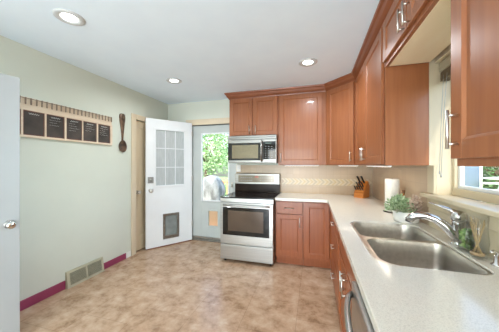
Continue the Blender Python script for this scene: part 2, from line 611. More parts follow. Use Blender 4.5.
# storm door (closed) with long glass and pet door
d = thing('door_2', 'closed grey-white storm door with a tall glass pane', 'door', (-2.49, .05, .03), kind='structure')
GX0, GX1, GZ0, GZ1 = -2.712, -2.197, .72, 1.915
mb = MB()
y0, y1 = .03, .07
mb.box(-2.925, GX0, y0, y1, .03, 2.068, .003)
mb.box(GX1, -2.052, y0, y1, .03, 2.068, .003)
mb.box(GX0, GX1, y0, y1, GZ1, 2.068)
PX0, PX1, PZ0, PZ1 = -2.585, -2.395, .262, .545
mb.box(GX0, PX0, y0, y1, .03, GZ0)
mb.box(PX1, GX1, y0, y1, .03, GZ0)
mb.box(PX0, PX1, y0, y1, .03, PZ0)
mb.box(PX0, PX1, y0, y1, PZ1, GZ0)
mb.build('door_panel', M['greywhite'], d, world=True)
mb = MB()
for (a, b_, c, e) in [(GX0 - .012, GX0 + .012, GZ0 - .012, GZ1 + .012), (GX1 - .012, GX1 + .012, GZ0 - .012, GZ1 + .012), (GX0, GX1, GZ1 - .012, GZ1 + .012), (GX0, GX1, GZ0 - .012, GZ0 + .012)]:
    mb.box(a, b_, y0 - .006, y0 + .004, c, e, .002)
f = mb.build('glass_frame', M['white'], d, world=True)
MB().box(GX0, GX1, .048, .052, GZ0, GZ1).build('pane', M['glass'], f, world=True)
mb = MB()
for (a, b_, c, e) in [(PX0 - .02, PX0 + .006, PZ0 - .02, PZ1 + .02), (PX1 - .006, PX1 + .02, PZ0 - .02, PZ1 + .02), (PX0, PX1, PZ1 - .006, PZ1 + .02), (PX0, PX1, PZ0 - .02, PZ0 + .012)]:
    mb.box(a, b_, y0 - .01, y1 + .004, c, e, .002)
f = mb.build('pet_door_frame', M['greywhite'], d, world=True)
mb = MB().box(PX0, PX1, .049, .052, PZ0, PZ1)
tag(mb.build('pet_flap', M['flap'], f, world=True), 'translucent pet flap, tinted peach for the lit deck behind')
mb = MB().box(-2.9295, -2.918, .004, .03, .03, 2.069).box(-2.918, -2.052, .004, .03, 2.060, 2.069)  # dark strip standing for the shaded gap around the storm door
tag(mb.build('gap_shade_strip', M['strip'], d, world=True), 'dark strip for the shaded gap along the jamb')
mb = MB().box(-2.917, -2.06, y0 - .012, y0, .035, .075, .003)
tag(mb.build('door_sweep', M['pewter'], d, world=True), 'dull metal sweep')
mb = MB().tube([(-2.13, .03, 1.02), (-2.13, -.02, 1.02), (-2.13, -.02, .98)], .008)
mb.box(-2.145, -2.115, .02, .032, .96, 1.06, .003)
mb.build('latch_handle', M['nickel'], d, world=True)

# inner door, white with a nine pane light, swung wide open
ang = math.atan2(-.631, -.454)
DW = .772
d = thing('door_3', 'white door standing open with a nine pane window and a pet door', 'door', (-2.91, -.005, .02), ang, kind='structure')
# local: x along the door from hinge, -y... room face on +y side (faces camera)
T = .04
def frame_with_holes(mb, W_, z0, z1, holes, ya, yb):
    """slab with stacked rectangular holes sharing no rows"""
    holes = sorted(holes, key=lambda h_: h_[2])
    z = z0
    for (a, b_, c, e) in holes:
        mb.box(0, W_, ya, yb, z, c)
        mb.box(0, a, ya, yb, c, e)
        mb.box(b_, W_, ya, yb, c, e)
        z = e
    mb.box(0, W_, ya, yb, z, z1)
LX0, LX1, LZ0, LZ1 = .13, .635, .985, 1.925
QX0, QX1, QZ0, QZ1 = .265, .485, .13, .50
mb = MB()
frame_with_holes(mb, DW, 0, 2.085, [(LX0, LX1, LZ0, LZ1), (QX0, QX1, QZ0, QZ1)], 0, T)
mb.build('door_panel', M['white'], d)
mb = MB()
for (a, b_, c, e) in [(LX0 - .02, LX0 + .015, LZ0 - .02, LZ1 + .02), (LX1 - .015, LX1 + .02, LZ0 - .02, LZ1 + .02), (LX0, LX1, LZ1 - .015, LZ1 + .02), (LX0, LX1, LZ0 - .02, LZ0 + .015)]:
    mb.box(a, b_, -.008, T + .008, c, e, .003)
for i in (1, 2):
    xx = LX0 + (LX1 - LX0) * i / 3
    mb.box(xx - .006, xx + .006, .004, T - .003, LZ0, LZ1)
    zz = LZ0 + (LZ1 - LZ0) * i / 3
    mb.box(LX0, LX1, .004, T - .003, zz - .006, zz + .006)
wf = mb.build('window_grid', M['white'], d)
MB().box(LX0, LX1, T / 2 - .002, T / 2 + .002, LZ0, LZ1).build('pane', M['glass'], wf)
mb = MB()   # pleated lace behind the glass
N = 60
for i in range(N):
    xx = LX0 + .005 + (LX1 - LX0 - .01) * i / N
    ww = (LX1 - LX0 - .01) / N
    yy = (0.024 if i % 2 else 0.027)
    mb.box(xx, xx + ww, yy, yy + .0015, LZ0, LZ1)
tag(mb.build('pleated_shade', M['lace'], d), 'pale grey pleated shade behind the nine panes')
mb = MB()
for (a, b_, c, e) in [(QX0 - .025, QX0 + .008, QZ0 - .025, QZ1 + .025), (QX1 - .008, QX1 + .025, QZ0 - .025, QZ1 + .025), (QX0, QX1, QZ1 - .008, QZ1 + .025), (QX0, QX1, QZ0 - .025, QZ0 + .03)]:
    mb.box(a, b_, -.012, T + .012, c, e, .003)
pf = tag(mb.build('pet_door_frame', M['pewter'], d), 'grey metal pet door frame')
mb = MB().box(QX0, QX1, T / 2 - .003, T / 2 + .003, QZ0 + .02, QZ1)
tag(mb.build('pet_flap', noise_mat('smoky_pet_flap', (120, 126, 124), (140, 146, 144), .3), pf), 'smoky grey flap')
mb = MB()
mb.box(.660, .746, T, T + .012, 1.045, 1.145, .003)
mb.lathe([(0, 0), (.02, 0), (.018, .014), (0, .016)], mtx=Matrix.Translation((.703, T + .012, 1.095)) @ Matrix.Rotation(-PI / 2, 4, 'X'))
tag(mb.build('deadbolt', M['pewter'], d), 'grey metal deadbolt plate')
mb = MB().lathe([(0, 0), (.03, 0), (.03, .006), (.011, .012), (.011, .035), (.026, .045), (.03, .058), (.024, .07), (0, .073)],
                mtx=Matrix.Translation((.703, T, .925)) @ Matrix.Rotation(-PI / 2, 4, 'X'))
tag(mb.build('door_knob', M['nickel'], d), 'round nickel door knob')
mb = MB()
for zz in (.25, 1.05, 1.85):
    mb.lathe([(0, 0), (.008, 0), (.008, .09), (0, .09)], 0.0, T + .004, zz, 10)
mb.build('hinge', M['nickel'], d)
mb = MB().box(.005, DW - .005, .005, T - .005, -.015, 0)
tag(mb.build('door_sweep', M['darkgap'], d), 'brown sweep under the door')

# near white door at the left edge of view
a2 = math.atan2(.73, .22)
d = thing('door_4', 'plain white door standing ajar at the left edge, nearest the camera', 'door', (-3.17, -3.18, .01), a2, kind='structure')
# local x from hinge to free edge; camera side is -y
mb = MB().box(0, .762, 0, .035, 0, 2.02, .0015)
mb.build('door_panel', noise_mat('darkened_white_door_paint', (160, 162, 162), (164, 166, 166), 0.4, scale=(3, 3, 3)), d)  # white door's colour darkened to stand for dimmer light falling on it
kn = [(0, 0), (.032, 0), (.032, .005), (.014, .010), (.013, .03), (.024, .038), (.029, .05), (.024, .062), (.012, .066), (0, .066)]
mb = MB().lathe(kn, mtx=Matrix.Translation((.705, 0, .905)) @ Matrix.Rotation(PI / 2, 4, 'X'), seg=32)
tag(mb.build('door_knob', M['chrome'], d), 'round satin knob')
mb = MB().lathe(kn, mtx=Matrix.Translation((.705, .035, .905)) @ Matrix.Rotation(-PI / 2, 4, 'X'), seg=32)
mb.build('door_knob', M['chrome'], d)

# ------------------------------------------------------------------ window in the right wall
wd = thing('window_1', 'cream framed window over the sink looking to the garden', 'window', (XR + .1, -2.17, WZ0), kind='structure')
mb = MB()
xo, xi = XR + .15, XR + .085
mb.box(xi, xi + .035, WY1 - .03, WY1, WZ0, WZ1, .002).box(xi + .035, xo, WY1 - .012, WY1, WZ0, WZ1)
mb.box(xi, xo, WY0, WY0 + .05, WZ0, WZ1, .002)
mb.box(xi, xo, WY0 + .05, WY1 - .03, WZ0, WZ0 + .048, .002)
mb.box(xi, xo, WY0 + .05, WY1 - .03, WZ1 - .05, WZ1, .002)
mb.build('window_frame', M['cream'], wd, world=True)
mb = MB()    # white sliding sash
mb.box(xi + .02, xi + .04, -1.822, -1.790, WZ0 + .048, WZ1 - .05, .002)
mb.box(xi + .02, xi + .04, -2.515, -1.822, WZ0 + .048, WZ0 + .07, .002)
s_ = mb.build('sash', M['white'], wd, world=True)
MB().box(xi + .028, xi + .031, WY0 + .05, WY1 - .05, WZ0 + .05, WZ1 - .05).build('pane', M['glass'], s_, world=True)
mb = MB()
mb.box(XR - .02, XR, -1.77, -1.672, WZ0, WZ1 + .09, .004)
mb.box(XR - .02, XR, WY0 - .09, WY0, WZ0, WZ1 + .09, .004)
mb.box(XR - .02, XR, WY0, WY1, WZ1, WZ1 + .09, .004)
mb.box(XR - .006, XR + .085, WY1 - .004, WY1 + .002, WZ0, WZ1)
mb.build('casing', M['cream'], wd, world=True)
mb = MB()
mb.box(XR - .055, XR + .09, WY0 - .12, -1.64, 1.125, 1.1535, .006, 2)
mb.build('window_sill', M['cream'], wd, world=True)
mb = MB()
mb.box(XR - .02, XR, WY0 - .09, -1.672, 1.05, 1.125, .004)
mb.build('apron', M['cream'], wd, world=True)

b_ = thing('window_blind', 'taupe blind pulled up to the top of the sink window', 'blind', (XR + .03, -2.17, 1.98))
mb = MB().box(XR + .005, XR + .07, WY0 + .01, WY1 - .01, 1.995, WZ1 - .003, .004)
mb.build('headrail', M['blind'], b_, world=True)
mb = MB()
for i in range(7):
    mb.box(XR + .012, XR + .06, WY0 + .015, WY1 - .015, 1.93 + i * .009, 1.936 + i * .009)
mb.build('slat_stack', noise_mat('brown_slats', (112, 96, 74), (126, 110, 88), .6), b_, world=True)
for k, (yy, zb_) in enumerate([(-1.83, 1.32), (-1.87, 1.30)]):
    mb = MB().tube([(XR + .01, yy, 1.96), (XR + .0, yy + .005 + .01 * k, 1.7), (XR - .004, yy + .02 + .02 * k, zb_)], .0015, 6)
    mb.lathe([(0, 0), (.005, .003), (.003, .025), (0, .027)], XR - .004, yy + .02 + .02 * k, zb_ - .026, 8)
    mb.build('cord', M['cord'], b_, world=True)

# ------------------------------------------------------------------ cabinets
def handle_mb(mb, x, z, vertical=True, L=.13, y=0, out=.03, r=.0052):
    """bar pull on the face plane y (facing -y)"""
    if vertical:
        mb.tube([(x, y - out, z - L / 2), (x, y - out, z + L / 2)], r, 10)
        for s_ in (-1, 1):
            mb.tube([(x, y, z + s_ * L * .37), (x, y - out, z + s_ * L * .37)], r * .85, 8)
    else:
        mb.tube([(x - L / 2, y - out, z), (x + L / 2, y - out, z)], r, 10)
        for s_ in (-1, 1):
            mb.tube([(x + s_ * L * .37, y, z), (x + s_ * L * .37, y - out, z)], r * .85, 8)
    return mb

def shaker(mb, x0, x1, z0, z1, y=-.02, th=.02, st=.062, rec=.009):
    """five piece door; outer face at y"""
    mb.box(x0, x0 + st, y, y + th, z0, z1, .0018)
    mb.box(x1 - st, x1, y, y + th, z0, z1, .0018)
    mb.box(x0 + st, x1 - st, y, y + th, z0, z0 + st, .0018)
    mb.box(x0 + st, x1 - st, y, y + th, z1 - st, z1, .0018)
    mb.box(x0 + st - .001, x1 - st + .001, y + rec, y + th, z0 + st - .001, z1 - st + .001)
    # sloped inner bead
    e = .008
    for (pts, ax, a, b2) in [
        ([(y + .002, z0 + st), (y + rec, z0 + st), (y + rec, z0 + st + e)], 'x', x0 + st, x1 - st),
        ([(y + .002, z1 - st), (y + rec, z1 - st - e), (y + rec, z1 - st)], 'x', x0 + st, x1 - st)]:
        mb.prism(pts, ax, a, b2)
    mb.prism([(x0 + st, y + .002), (x0 + st, y + rec), (x0 + st + e, y + rec)], 'z', z0 + st, z1 - st)
    mb.prism([(x1 - st, y + .002), (x1 - st - e, y + rec), (x1 - st, y + rec)], 'z', z0 + st, z1 - st)
    return mb

def cabinet(name, label, loc, rz, W_, D, Z0, Z1, doors=(), drawers=(), cat='cabinet', toe=0, mat=None, under=None, group=None, body=None):
    """doors: (x0,x1,z0,z1,handle x,handle z) ; z are absolute heights; drawers: (x0,x1,z0,z1,panel?)"""
    mat = mat or M['wood']
    z = loc[2]
    t = thing(name, label, cat, loc, rz, group)
    mb = MB()
    if body:
        body(mb)
    elif toe:
        mb.box(0, W_, 0, D, Z0 + toe - z, Z1 - z, .001)
        mb.box(0.002, W_ - .002, .055, D, Z0 - z, Z0 + toe - z)
    else:
        mb.box(0, W_, 0, D, Z0 - z, Z1 - z, .001)
    mb.build('cabinet_body', mat, t)
    if under:
        mb = MB().box(.018, W_ - .003, .02, D - .002, Z0 - z - .003, Z0 - z + .001)
        tag(mb.build('underside_panel', under, t), 'pale maple underside')
    for (x0, x1, z0, z1, hx, hz) in doors:
        dd = shaker(MB(), x0, x1, z0 - z, z1 - z).build('door', mat, t)
        if hx is not None:
            tag(handle_mb(MB(), hx, hz - z, True, y=-.02).build('handle', M['nickel'], dd), 'brushed nickel bar handle')
    for dr in drawers:
        (x0, x1, z0, z1) = dr[:4]
        mb = MB().box(x0, x1, -.02, 0, z0 - z, z1 - z, .004, 2)
        dd = mb.build('drawer' if len(dr) < 5 else 'false_drawer_front', mat, t)
        if len(dr) < 5:
            tag(handle_mb(MB(), (x0 + x1) / 2, (z0 + z1) / 2 - z, False, y=-.02).build('handle', M['nickel'], dd), 'brushed nickel bar handle')
    return t

UB = 1.355; UT = 2.40; UD = .27      # carcass depth, door adds 0.02
G = .003
# over the microwave
cabinet('wall_cabinet', 'short two door cherry cabinet mounted above the microwave', (-2.067, -UD, 1.80), 0, .776, UD - G, 1.80, UT,
        doors=[(.012, .384, 1.815, UT - .012, .338, 1.895), (.392, .766, 1.815, UT - .012, .438, 1.895)])
# single door
cabinet('wall_cabinet', 'tall single door cherry cabinet right of the microwave', (-1.288, -UD, UB), 0, .678, UD - G, UB, UT,
        doors=[(.022, .625, UB + .012, UT - .012, .047, UB + .11)])
# diagonal corner
cw = math.hypot(.61 - UD, .61 - UD)
def diag_body(mb):
    # pentagon in local coords of the rotated root
    Rm = Matrix.Rotation(PI / 4, 3, 'Z')
    pts = []
    for (px, py) in [(-.609, -UD - .001), (-.609, -G), (-G, -G), (-G, -.609), (-UD - .001, -.609)]:
        v = Rm @ Vector((px + .609, py + UD + .001, 0))
        pts.append((v.x, v.y))
    mb.prism(pts, 'z', 0, UT - UB)
cabinet('wall_cabinet', 'diagonal one door cherry cabinet in the corner above the knife block', (-.609, -UD - .001, UB), -PI / 4, cw, UD, UB, UT,
        doors=[(.03, cw - .03, UB + .012, UT - .012, cw - .062, UB + .11)], body=diag_body)
# right wall two door
Y1 = -1.776
cabinet('wall_cabinet', 'two door cherry cabinet on the side wall above the paper towels', (-UD, -.611, UB), -PI / 2, -Y1 - .611, UD, UB, UT,
        doors=[(.035, .538, UB + .012, UT - .012, .505, UB + .11), (.546, -Y1 - .611 - .03, UB + .012, UT - .012, .579, UB + .11)])
mb = MB().box(0.001, XR - .001, Y1 - .0, Y1 + .03, UB, UT)
tag(mb.build('trim_5', M['cream']), 'cream filler strip between cherry cabinet and wall', 'trim', kind='structure')
# bridge cabinet over the window
YN = -2.675
cabinet('wall_cabinet', 'short cherry cabinet spanning high over the sink window', (-UD, Y1 - .001, 2.072), -PI / 2, Y1 - YN - .002, UD, 2.072, UT,
        doors=[(.01, .442, 2.100, UT - .012, .412, 2.165), (.452, Y1 - YN - .014, 2.100, UT - .012, .482, 2.165)], under=M['laminate'])
mb = MB().box(0.0, XR - .001, YN + .002, Y1 - .001, 2.16, 2.19)
tag(mb.build('trim_6', M['cream']), 'cream filler between the high cabinet and the wall', 'trim', kind='structure')
# near cabinet
cabinet('wall_cabinet', 'large cherry cabinet at the right edge, nearest the camera', (-UD - .02, YN, UB), -PI / 2, .84, UD + .02 + .045, UB, UT,
        doors=[(.002, .415, 1.381, UT - .012, .045, 1.478), (.425, .838, 1.381, UT - .012, .795, 1.478)])

# slim warm light bars under the wall cabinets
def cab_light(loc, rz, L_, watts, label):
    t = thing('under_cabinet_light', label, 'cabinet light', loc, rz)
    MB().box(-L_ / 2, L_ / 2, -.014, .014, -.012, 0, .002).build('housing', M['white'], t)
    tag(MB().box(-L_ / 2 + .01, L_ / 2 - .01, -.009, .009, -.0135, -.0115).build('lens', M['barlens'], t), 'glowing lens')
    l = bpy.data.lights.new('bar_light', 'AREA')
    l.shape = 'RECTANGLE'; l.size = L_ - .02; l.size_y = .02; l.energy = watts; l.color = (1, .86, .70)
    lo = bpy.data.objects.new('bar_light', l)
    COL.objects.link(lo)
    lo.parent = t
    lo.location = (0, 0, -.016)
M['barlens'] = emit_mat('lit_bar_lens', (1, .9, .78, 1), 3.0)
cab_light((-.95, -.20, UB), 0, .5, .30, 'slim light bar under the single door cabinet beside the microwave')
cab_light((-.33, -.33, UB), -PI / 4, .3, .28, 'slim light bar under the diagonal corner cabinet')
cab_light((-.19, -1.2, UB), -PI / 2, .8, .75, 'slim light bar under the side cabinet above the paper towels')

# crown moulding swept along the cabinet faces
path = [(-2.067, -G), (-2.067, -UD), (-.609, -UD), (-UD, -.609), (-UD, -2.674), (-UD - .02, -2.676), (-UD - .02, -3.515)]
prof = [(-.01, 2.392), (.006, 2.392), (.010, 2.404), (.020, 2.412), (.034, 2.430), (.046, 2.455), (.060, 2.468), (.064, 2.487), (-.01, 2.487)]
def sweep(path, prof):
    t = bmesh.new()
    rings = []
    n_ = len(path)
    for i in range(n_):
        p = Vector(path[i])
        d0 = (p - Vector(path[i - 1])).normalized() if i else None
        d1 = (Vector(path[i + 1]) - p).normalized() if i < n_ - 1 else None
        if d0 is None: d0 = d1
        if d1 is None: d1 = d0
        n0 = Vector((d0.y, -d0.x)); n1 = Vector((d1.y, -d1.x))
        mth = (n0 + n1)
        mth = mth / max(mth.length_squared, .2) * 2
        rings.append([t.verts.new((p.x + mth.x * o, p.y + mth.y * o, z)) for (o, z) in prof])
    k = len(prof)
    for a, b2 in zip(rings[:-1], rings[1:]):
        for j in range(k):
            t.faces.new([a[j], a[(j + 1) % k], b2[(j + 1) % k], b2[j]])
    t.faces.new(rings[0]); t.faces.new(rings[-1][::-1])
    bmesh.ops.recalc_face_normals(t, faces=t.faces)
    return t
path = [(-2.067, -G), (-2.067, -UD), (-.609, -UD), (-UD, -.609), (-UD - .01, -3.515)]
mb = MB()
mb.merge(sweep(path, prof))
tag(place(mb.build('crown_moulding', M['woodh']), (-.609, -UD, 2.39)), 'cherry crown moulding running along the tops of all wall cabinets', 'moulding')

# ---- base cabinets
FB = -.58      # face plane of doors (carcass .56)
CB = .56
BT = .872
# drawer + door cabinet right of range
cabinet('base_cabinet', 'cherry base cabinet with one drawer and one door beside the stove', (-1.280, -CB, 0), 0, .37, CB - G, 0, BT,
        doors=[(.012, .362, .135, .692, .325, .60)], drawers=[(.012, .362, .705, .858)], toe=.105, mat=M['woodbase'])
# corner cabinet
def corner_body(mb):
    mb.box(0, .905 - .003, 0, CB - G, .105, BT)
    mb.box(.909 - CB, .906, -.345, 0, .105, BT)
    mb.box(.0, .905, .055, CB - G, 0, .105)
    mb.box(.909 - CB + .055, .906, -.345, .055, 0, .105)
t = cabinet('base_cabinet', 'cherry corner base cabinet with a full height folding door', (-.909, -CB, 0), 0, .9, CB, 0, BT,
            doors=[(.014, .325, .135, .858, None, None)], toe=.105, mat=M['woodbase'], body=corner_body)
mb = shaker(MB(), .022, .335, .135, .858)
dd = mb.build('door', M['woodbase'], t)
dd.location = (.909 - CB, 0, 0)
dd.rotation_euler = (0, 0, -PI / 2)
# drawer stack on the right run
ys = -.909
cabinet('base_cabinet', 'cherry drawer base cabinet between the corner and the sink', (-CB, ys, 0), -PI / 2, .75, CB - G, 0, BT,
        drawers=[(.012, .738, .705, .858), (.012, .738, .42, .692), (.012, .738, .135, .407)], toe=.105, mat=M['woodbase'])
cabinet('base_cabinet', 'two door cherry sink base cabinet beside the dishwasher', (-CB, -1.662, 0), -PI / 2, .91, CB - G, 0, .70,
        doors=[(.012, .449, .135, .692, .415, .61), (.461, .898, .135, .692, .495, .61)], toe=.105, mat=M['woodbase'],
        body=lambda mb: (mb.box(0, .006, 0, CB - G, .105, BT), mb.box(.90, .91, 0, CB - G, .105, BT), mb.box(.006, .90, 0, .018, .105, BT),
                         mb.box(.006, .90, .018, CB - G, .105, .125), mb.box(.006, .90, CB - G - .012, CB - G, .125, .69), mb.box(.002, .908, .055, CB - G, 0, .105)),
        drawers=[(.012, .898, .705, .858, 0)])

# dishwasher
t = thing('dishwasher', 'stainless dishwasher with a bowed handle under the near counter', 'dishwasher', (-CB, -2.575, 0), -PI / 2)
mb = MB().box(0.003, .597, .0, CB - .02, .1, BT - .004, .002).box(.01, .59, .06, CB - .02, 0, .1)
mb.build('tub_body', M['blackplastic'], t)
mb = MB().box(.003, .597, -.056, 0, .11, .862, .005, 2)
dd = mb.build('door', M['steel'], t)
pts = []
for i in range(17):
    u = i / 16
    pts.append((.022 + .556 * u, -.060 - .040 * math.sin(u * PI) ** .55, .815))
MB().tube(pts, .011, 12).build('handle', M['steel'], dd)
# end cabinet past the dishwasher
cabinet('base_cabinet', 'cherry end base cabinet past the dishwasher', (-CB, -3.18, 0), -PI / 2, .30, CB - G, 0, BT,
        doors=[(.012, .288, .135, .858, .045, .72)], toe=.105, mat=M['woodbase'])

# ---- countertop with sink cut-out
CT = .914
def rrect(x0, x1, y0, y1, r, n_=8, rs=None):
    """rounded rectangle; rs = radii for (x1,y1),(x0,y1),(x0,y0),(x1,y0)"""
    rs = rs or [r] * 4
    out = []
    for (cx, cy, a0, rr) in [(x1 - rs[0], y1 - rs[0], 0, rs[0]), (x0 + rs[1], y1 - rs[1], 90, rs[1]), (x0 + rs[2], y0 + rs[2], 180, rs[2]), (x1 - rs[3], y0 + rs[3], 270, rs[3])]:
        for i in range(n_ + 1):
            a = R(a0 + 90 * i / n_)
            out.append((cx + rr * math.cos(a), cy + rr * math.sin(a)))
    return out
SX0, SX1, SY0, SY1 = -.500, -.052, -2.492, -1.672
hole = rrect(SX0, SX1, SY0, SY1, .08, 8, [.09, .09, .10, .06])
def plate(mb, outer, holes, ztop, zbot=None, smooth=False):
    t = bmesh.new()
    edges = []
    for loop in [outer] + holes:
        vv = [t.verts.new((x, y, ztop)) for (x, y) in loop]
        for i in range(len(vv)):
            edges.append(t.edges.new((vv[i], vv[(i + 1) % len(vv)])))
    res = bmesh.ops.triangle_fill(t, use_beauty=True, use_dissolve=False, edges=edges)
    bmesh.ops.recalc_face_normals(t, faces=t.faces)
    if t.faces and list(t.faces)[0].normal.z < 0:
        bmesh.ops.reverse_faces(t, faces=t.faces)
    if zbot is not None:
        r_ = bmesh.ops.extrude_face_region(t, geom=list(t.faces))
        vs_ = [g for g in r_['geom'] if isinstance(g, bmesh.types.BMVert)]
        bmesh.ops.translate(t, vec=(0, 0, zbot - ztop), verts=vs_)
        bmesh.ops.recalc_face_normals(t, faces=t.faces)
    mb.merge(t, None, smooth)
CE = -.603
outer = [(-1.282, -G), (-1.282, CE), (-.66, CE), (-.603 - .02, CE - .006), (CE - .006, CE - .02), (CE, CE - .06), (CE, -3.53), (XR - G, -3.53), (XR - G, -G)]
mb = MB()
plate(mb, outer, [hole], CT, CT - .038)
ct = tag(place(mb.build('countertop', M['quartz']), (-.3, -.3, CT - .038)), 'off-white speckled stone countertop wrapping round the corner, with sink cut-out', 'countertop')
bv = ct.modifiers.new('edge', 'BEVEL')
bv.width = .004; bv.segments = 2; bv.limit_method = 'ANGLE'; bv.angle_limit = R(50)

# ---- double bowl sink
t = thing('kitchen_sink', 'stainless double bowl sink set in the white countertop', 'sink', (-.276, -2.08, .73))
far = rrect(SX0 + .014, SX1 - .014, -2.065, SY1 - .014, .08, 8, [.08, .08, .06, .05])
near = rrect(SX0 + .030, SX1 - .014, SY0 + .014, -2.095, .08, 8, [.05, .07, .09, .05])
mb = MB()
plate(mb, rrect(SX0 + .0015, SX1 - .0015, SY0 + .0015, SY1 - .0015, .08, 8, [.0885, .0885, .0985, .0585]), [far, near], CT - .006, CT - .012)
mb.build('sink_rim', M['sinksteel'], t, world=True)
def bowl(outline, depth, name):
    mb = MB()
    tb = bmesh.new()
    cx = sum(p[0] for p in outline) / len(outline); cy = sum(p[1] for p in outline) / len(outline)
    rings = []
    for (sc, z) in [(1.0, CT - .006), (.992, CT - .015), (.975, CT - .03), (.955, CT - depth * .6), (.94, CT - depth * .85), (.90, CT - depth * .96), (.80, CT - depth), (.12, CT - depth - .008)]:
        rings.append([tb.verts.new((cx + (x - cx) * sc, cy + (y - cy) * sc, z)) for (x, y) in outline])
    for a, b2 in zip(rings[:-1], rings[1:]):
        for j in range(len(a)):
            j2 = (j + 1) % len(a)
            tb.faces.new([a[j], a[j2], b2[j2], b2[j]])
    tb.faces.new(rings[-1])
    bmesh.ops.recalc_face_normals(tb, faces=tb.faces)
    bmesh.ops.reverse_faces(tb, faces=tb.faces)
    mb.merge(tb, None, True)
    o = mb.build(name, M['sinksteel'], t, world=True)
    dr = MB().lathe([(0, .003), (.018, .003), (.03, .004), (.042, .002), (.044, 0)], cx, cy, CT - depth - .006, 24)
    tag(dr.build('drain', M['chrome'], o, world=True), 'round drain')
    return o
bowl(far, .17, 'bowl')
bowl(near, .17, 'bowl')

# ---- faucet
fx, fy = .004, -2.095
t = thing('faucet', 'chrome single lever kitchen faucet behind the sink', 'faucet', (fx, fy, CT))
mb = MB().lathe([(0, 0), (.034, 0), (.034, .006), (.027, .016), (.024, .05), (.027, .115), (.030, .132), (0, .132)], 0, 0, 0, 28)
mb.build('faucet_body', M['chrome'], t)
mb = MB()
pts = [(.0, 0, .02), (-.028, .006, .066), (-.058, .014, .102), (-.095, .026, .130), (-.135, .038, .143), (-.172, .050, .142), (-.20, .058, .128), (-.218, .062, .104)]
mb.tube(pts, [.027, .026, .025, .0235, .022, .0215, .022, .022], 18)
mb.build('spout', M['chrome'], t)
mb = MB().tube([(-.2185, .062, .106), (-.221, .0625, .097)], .017, 16)
tag(mb.build('aerator', M['blackplastic'], t), 'dark aerator ring')
mb = MB()
mb.lathe([(.0, .132), (.031, .133), (.034, .15), (.032, .172), (.020, .188), (0, .191)], 0, 0, 0, 24)
mb.tube([(-.002, .0, .168), (-.03, .015, .190), (-.07, .035, .207), (-.115, .055, .222)], [.020, .015, .012, .009], 12, flat=[1, .7, .5, .45])
mb.build('lever', M['chrome'], t)
# small chrome soap pump at the frame edge
t = thing('soap_dispenser', 'small chrome soap pump by the near end of the sink', 'soap dispenser', (.008, -2.375, CT))
MB().lathe([(0, 0), (.022, 0), (.022, .005), (.013, .012), (.012, .045), (0, .047)], seg=20).build('pump_base', M['chrome'], t)
MB().tube([(0, 0, .045), (0, 0, .058), (-.012, 0, .064), (-.03, -.01, .060)], .006, 10).build('nozzle', M['chrome'], t)

# ------------------------------------------------------------------ backsplash
t = thing('backsplash', 'cream tile backsplash with a zigzag mosaic band behind the counters', 'backsplash', (-.5, -.002, CT))
mb = MB()
mb.box(-2.045, XR - .001, -.010, -.001, CT, UB - .001)
mb.box(XR - .010, XR - .001, -1.671, -.011, CT, UB - .001)
mb.build('tile_field', M['tile'], t, world=True)
mb = MB().box(XR - .008, XR - .001, -3.5, -1.672, CT, 1.048)
tag(mb.build('cream_splash', M['cream'], t, world=True), 'plain cream strip under the sill')
mb = MB()
Z0, Z1 = 1.048, 1.146
zm = (Z0 + Z1) / 2
cols = [M['chipcream'], M['chipbeige'], M['chipcream'], M['chipgold']]
pw = .028
i = 0
def chip(u0, lo, hi, mat, axis):
    """slanted chip whose top is shifted"""
    mb.use(mat)
    sft = .05
    if lo < zm - .001:
        q = [(u0, lo + .001), (u0 + pw - .0015, lo + .001), (u0 + pw - .0015 + sft, hi - .001), (u0 + sft, hi - .001)]
    else:
        q = [(u0 + sft, lo + .001), (u0 + pw - .0015 + sft, lo + .001), (u0 + pw - .0015, hi - .001), (u0, hi - .001)]
    if axis == 'y':
        mb.prism(q, 'y', -.0135, -.0095)
    else:
        mb.prism(q, 'x', XR - .0135, XR - .0095)
x = -1.278
while x < -.04:
    c = cols[i % 4]
    chip(x, Z0, zm, c, 'y')
    chip(x, zm, Z1, cols[(i + 0) % 4], 'y')
    x += pw; i += 1
mb.build('mosaic_band', None, t, world=True)

def wall_plate(loc, rz, label, sw=True):
    t = thing('switch_plate' if sw else 'outlet_plate', label, 'switch' if sw else 'outlet', loc, rz)
    MB().box(-.037, .037, -.006, 0, -.06, .06, .002).build('plate', M['ceramic'], t)
    if sw:
        MB().box(-.006, .006, -.014, -.005, -.012, .014, .001).build('toggle', M['white'], t)
    else:
        for zz in (-.028, .028):
            MB().box(-.014, .014, -.008, -.005, zz - .013, zz + .013, .001).build('socket', M['white'], t)
wall_plate((-2.0, -.0105, 1.30), 0, 'white switch plate on the wall above the left of the stove')

# ------------------------------------------------------------------ range
RX0, RX1, RY = -2.044, -1.286, -.665
t = thing('kitchen_range', 'stainless electric range with black glass cooktop and oven door', 'range', ((RX0 + RX1) / 2, -.33, 0))
cxr = (RX0 + RX1) / 2
mb = MB().box(RX0 + .002, RX1 - .002, RY, -.03, .035, .898, .002)
mb.build('range_body', M['steel'], t, world=True)
for (xx, yy) in [(RX0 + .05, RY + .05), (RX1 - .05, RY + .05), (RX0 + .05, -.08), (RX1 - .05, -.08)]:
    MB().lathe([(0, 0), (.018, 0), (.016, .036), (0, .036)], xx, yy, 0, 14).build('foot', M['blackplastic'], t, world=True)
mb = MB().box(RX0, RX1, RY - .03, -.09, .898, .914, .003)
ck = tag(mb.build('cooktop', M['cookglass'], t, world=True), 'black glass cooktop')
for (xx, yy, rr) in [(RX0 + .2, -.53, .105), (RX1 - .2, -.53, .085), (RX0 + .2, -.25, .08), (RX1 - .2, -.25, .1)]:
    mb = MB().lathe([(rr - .006, .9142), (rr - .004, .9146), (rr + .002, .9146), (rr + .004, .9142), (rr - .006, .9142)], xx, yy, 0, 40)
    mb.build('burner_ring', M['ringgrey'], ck, world=True)
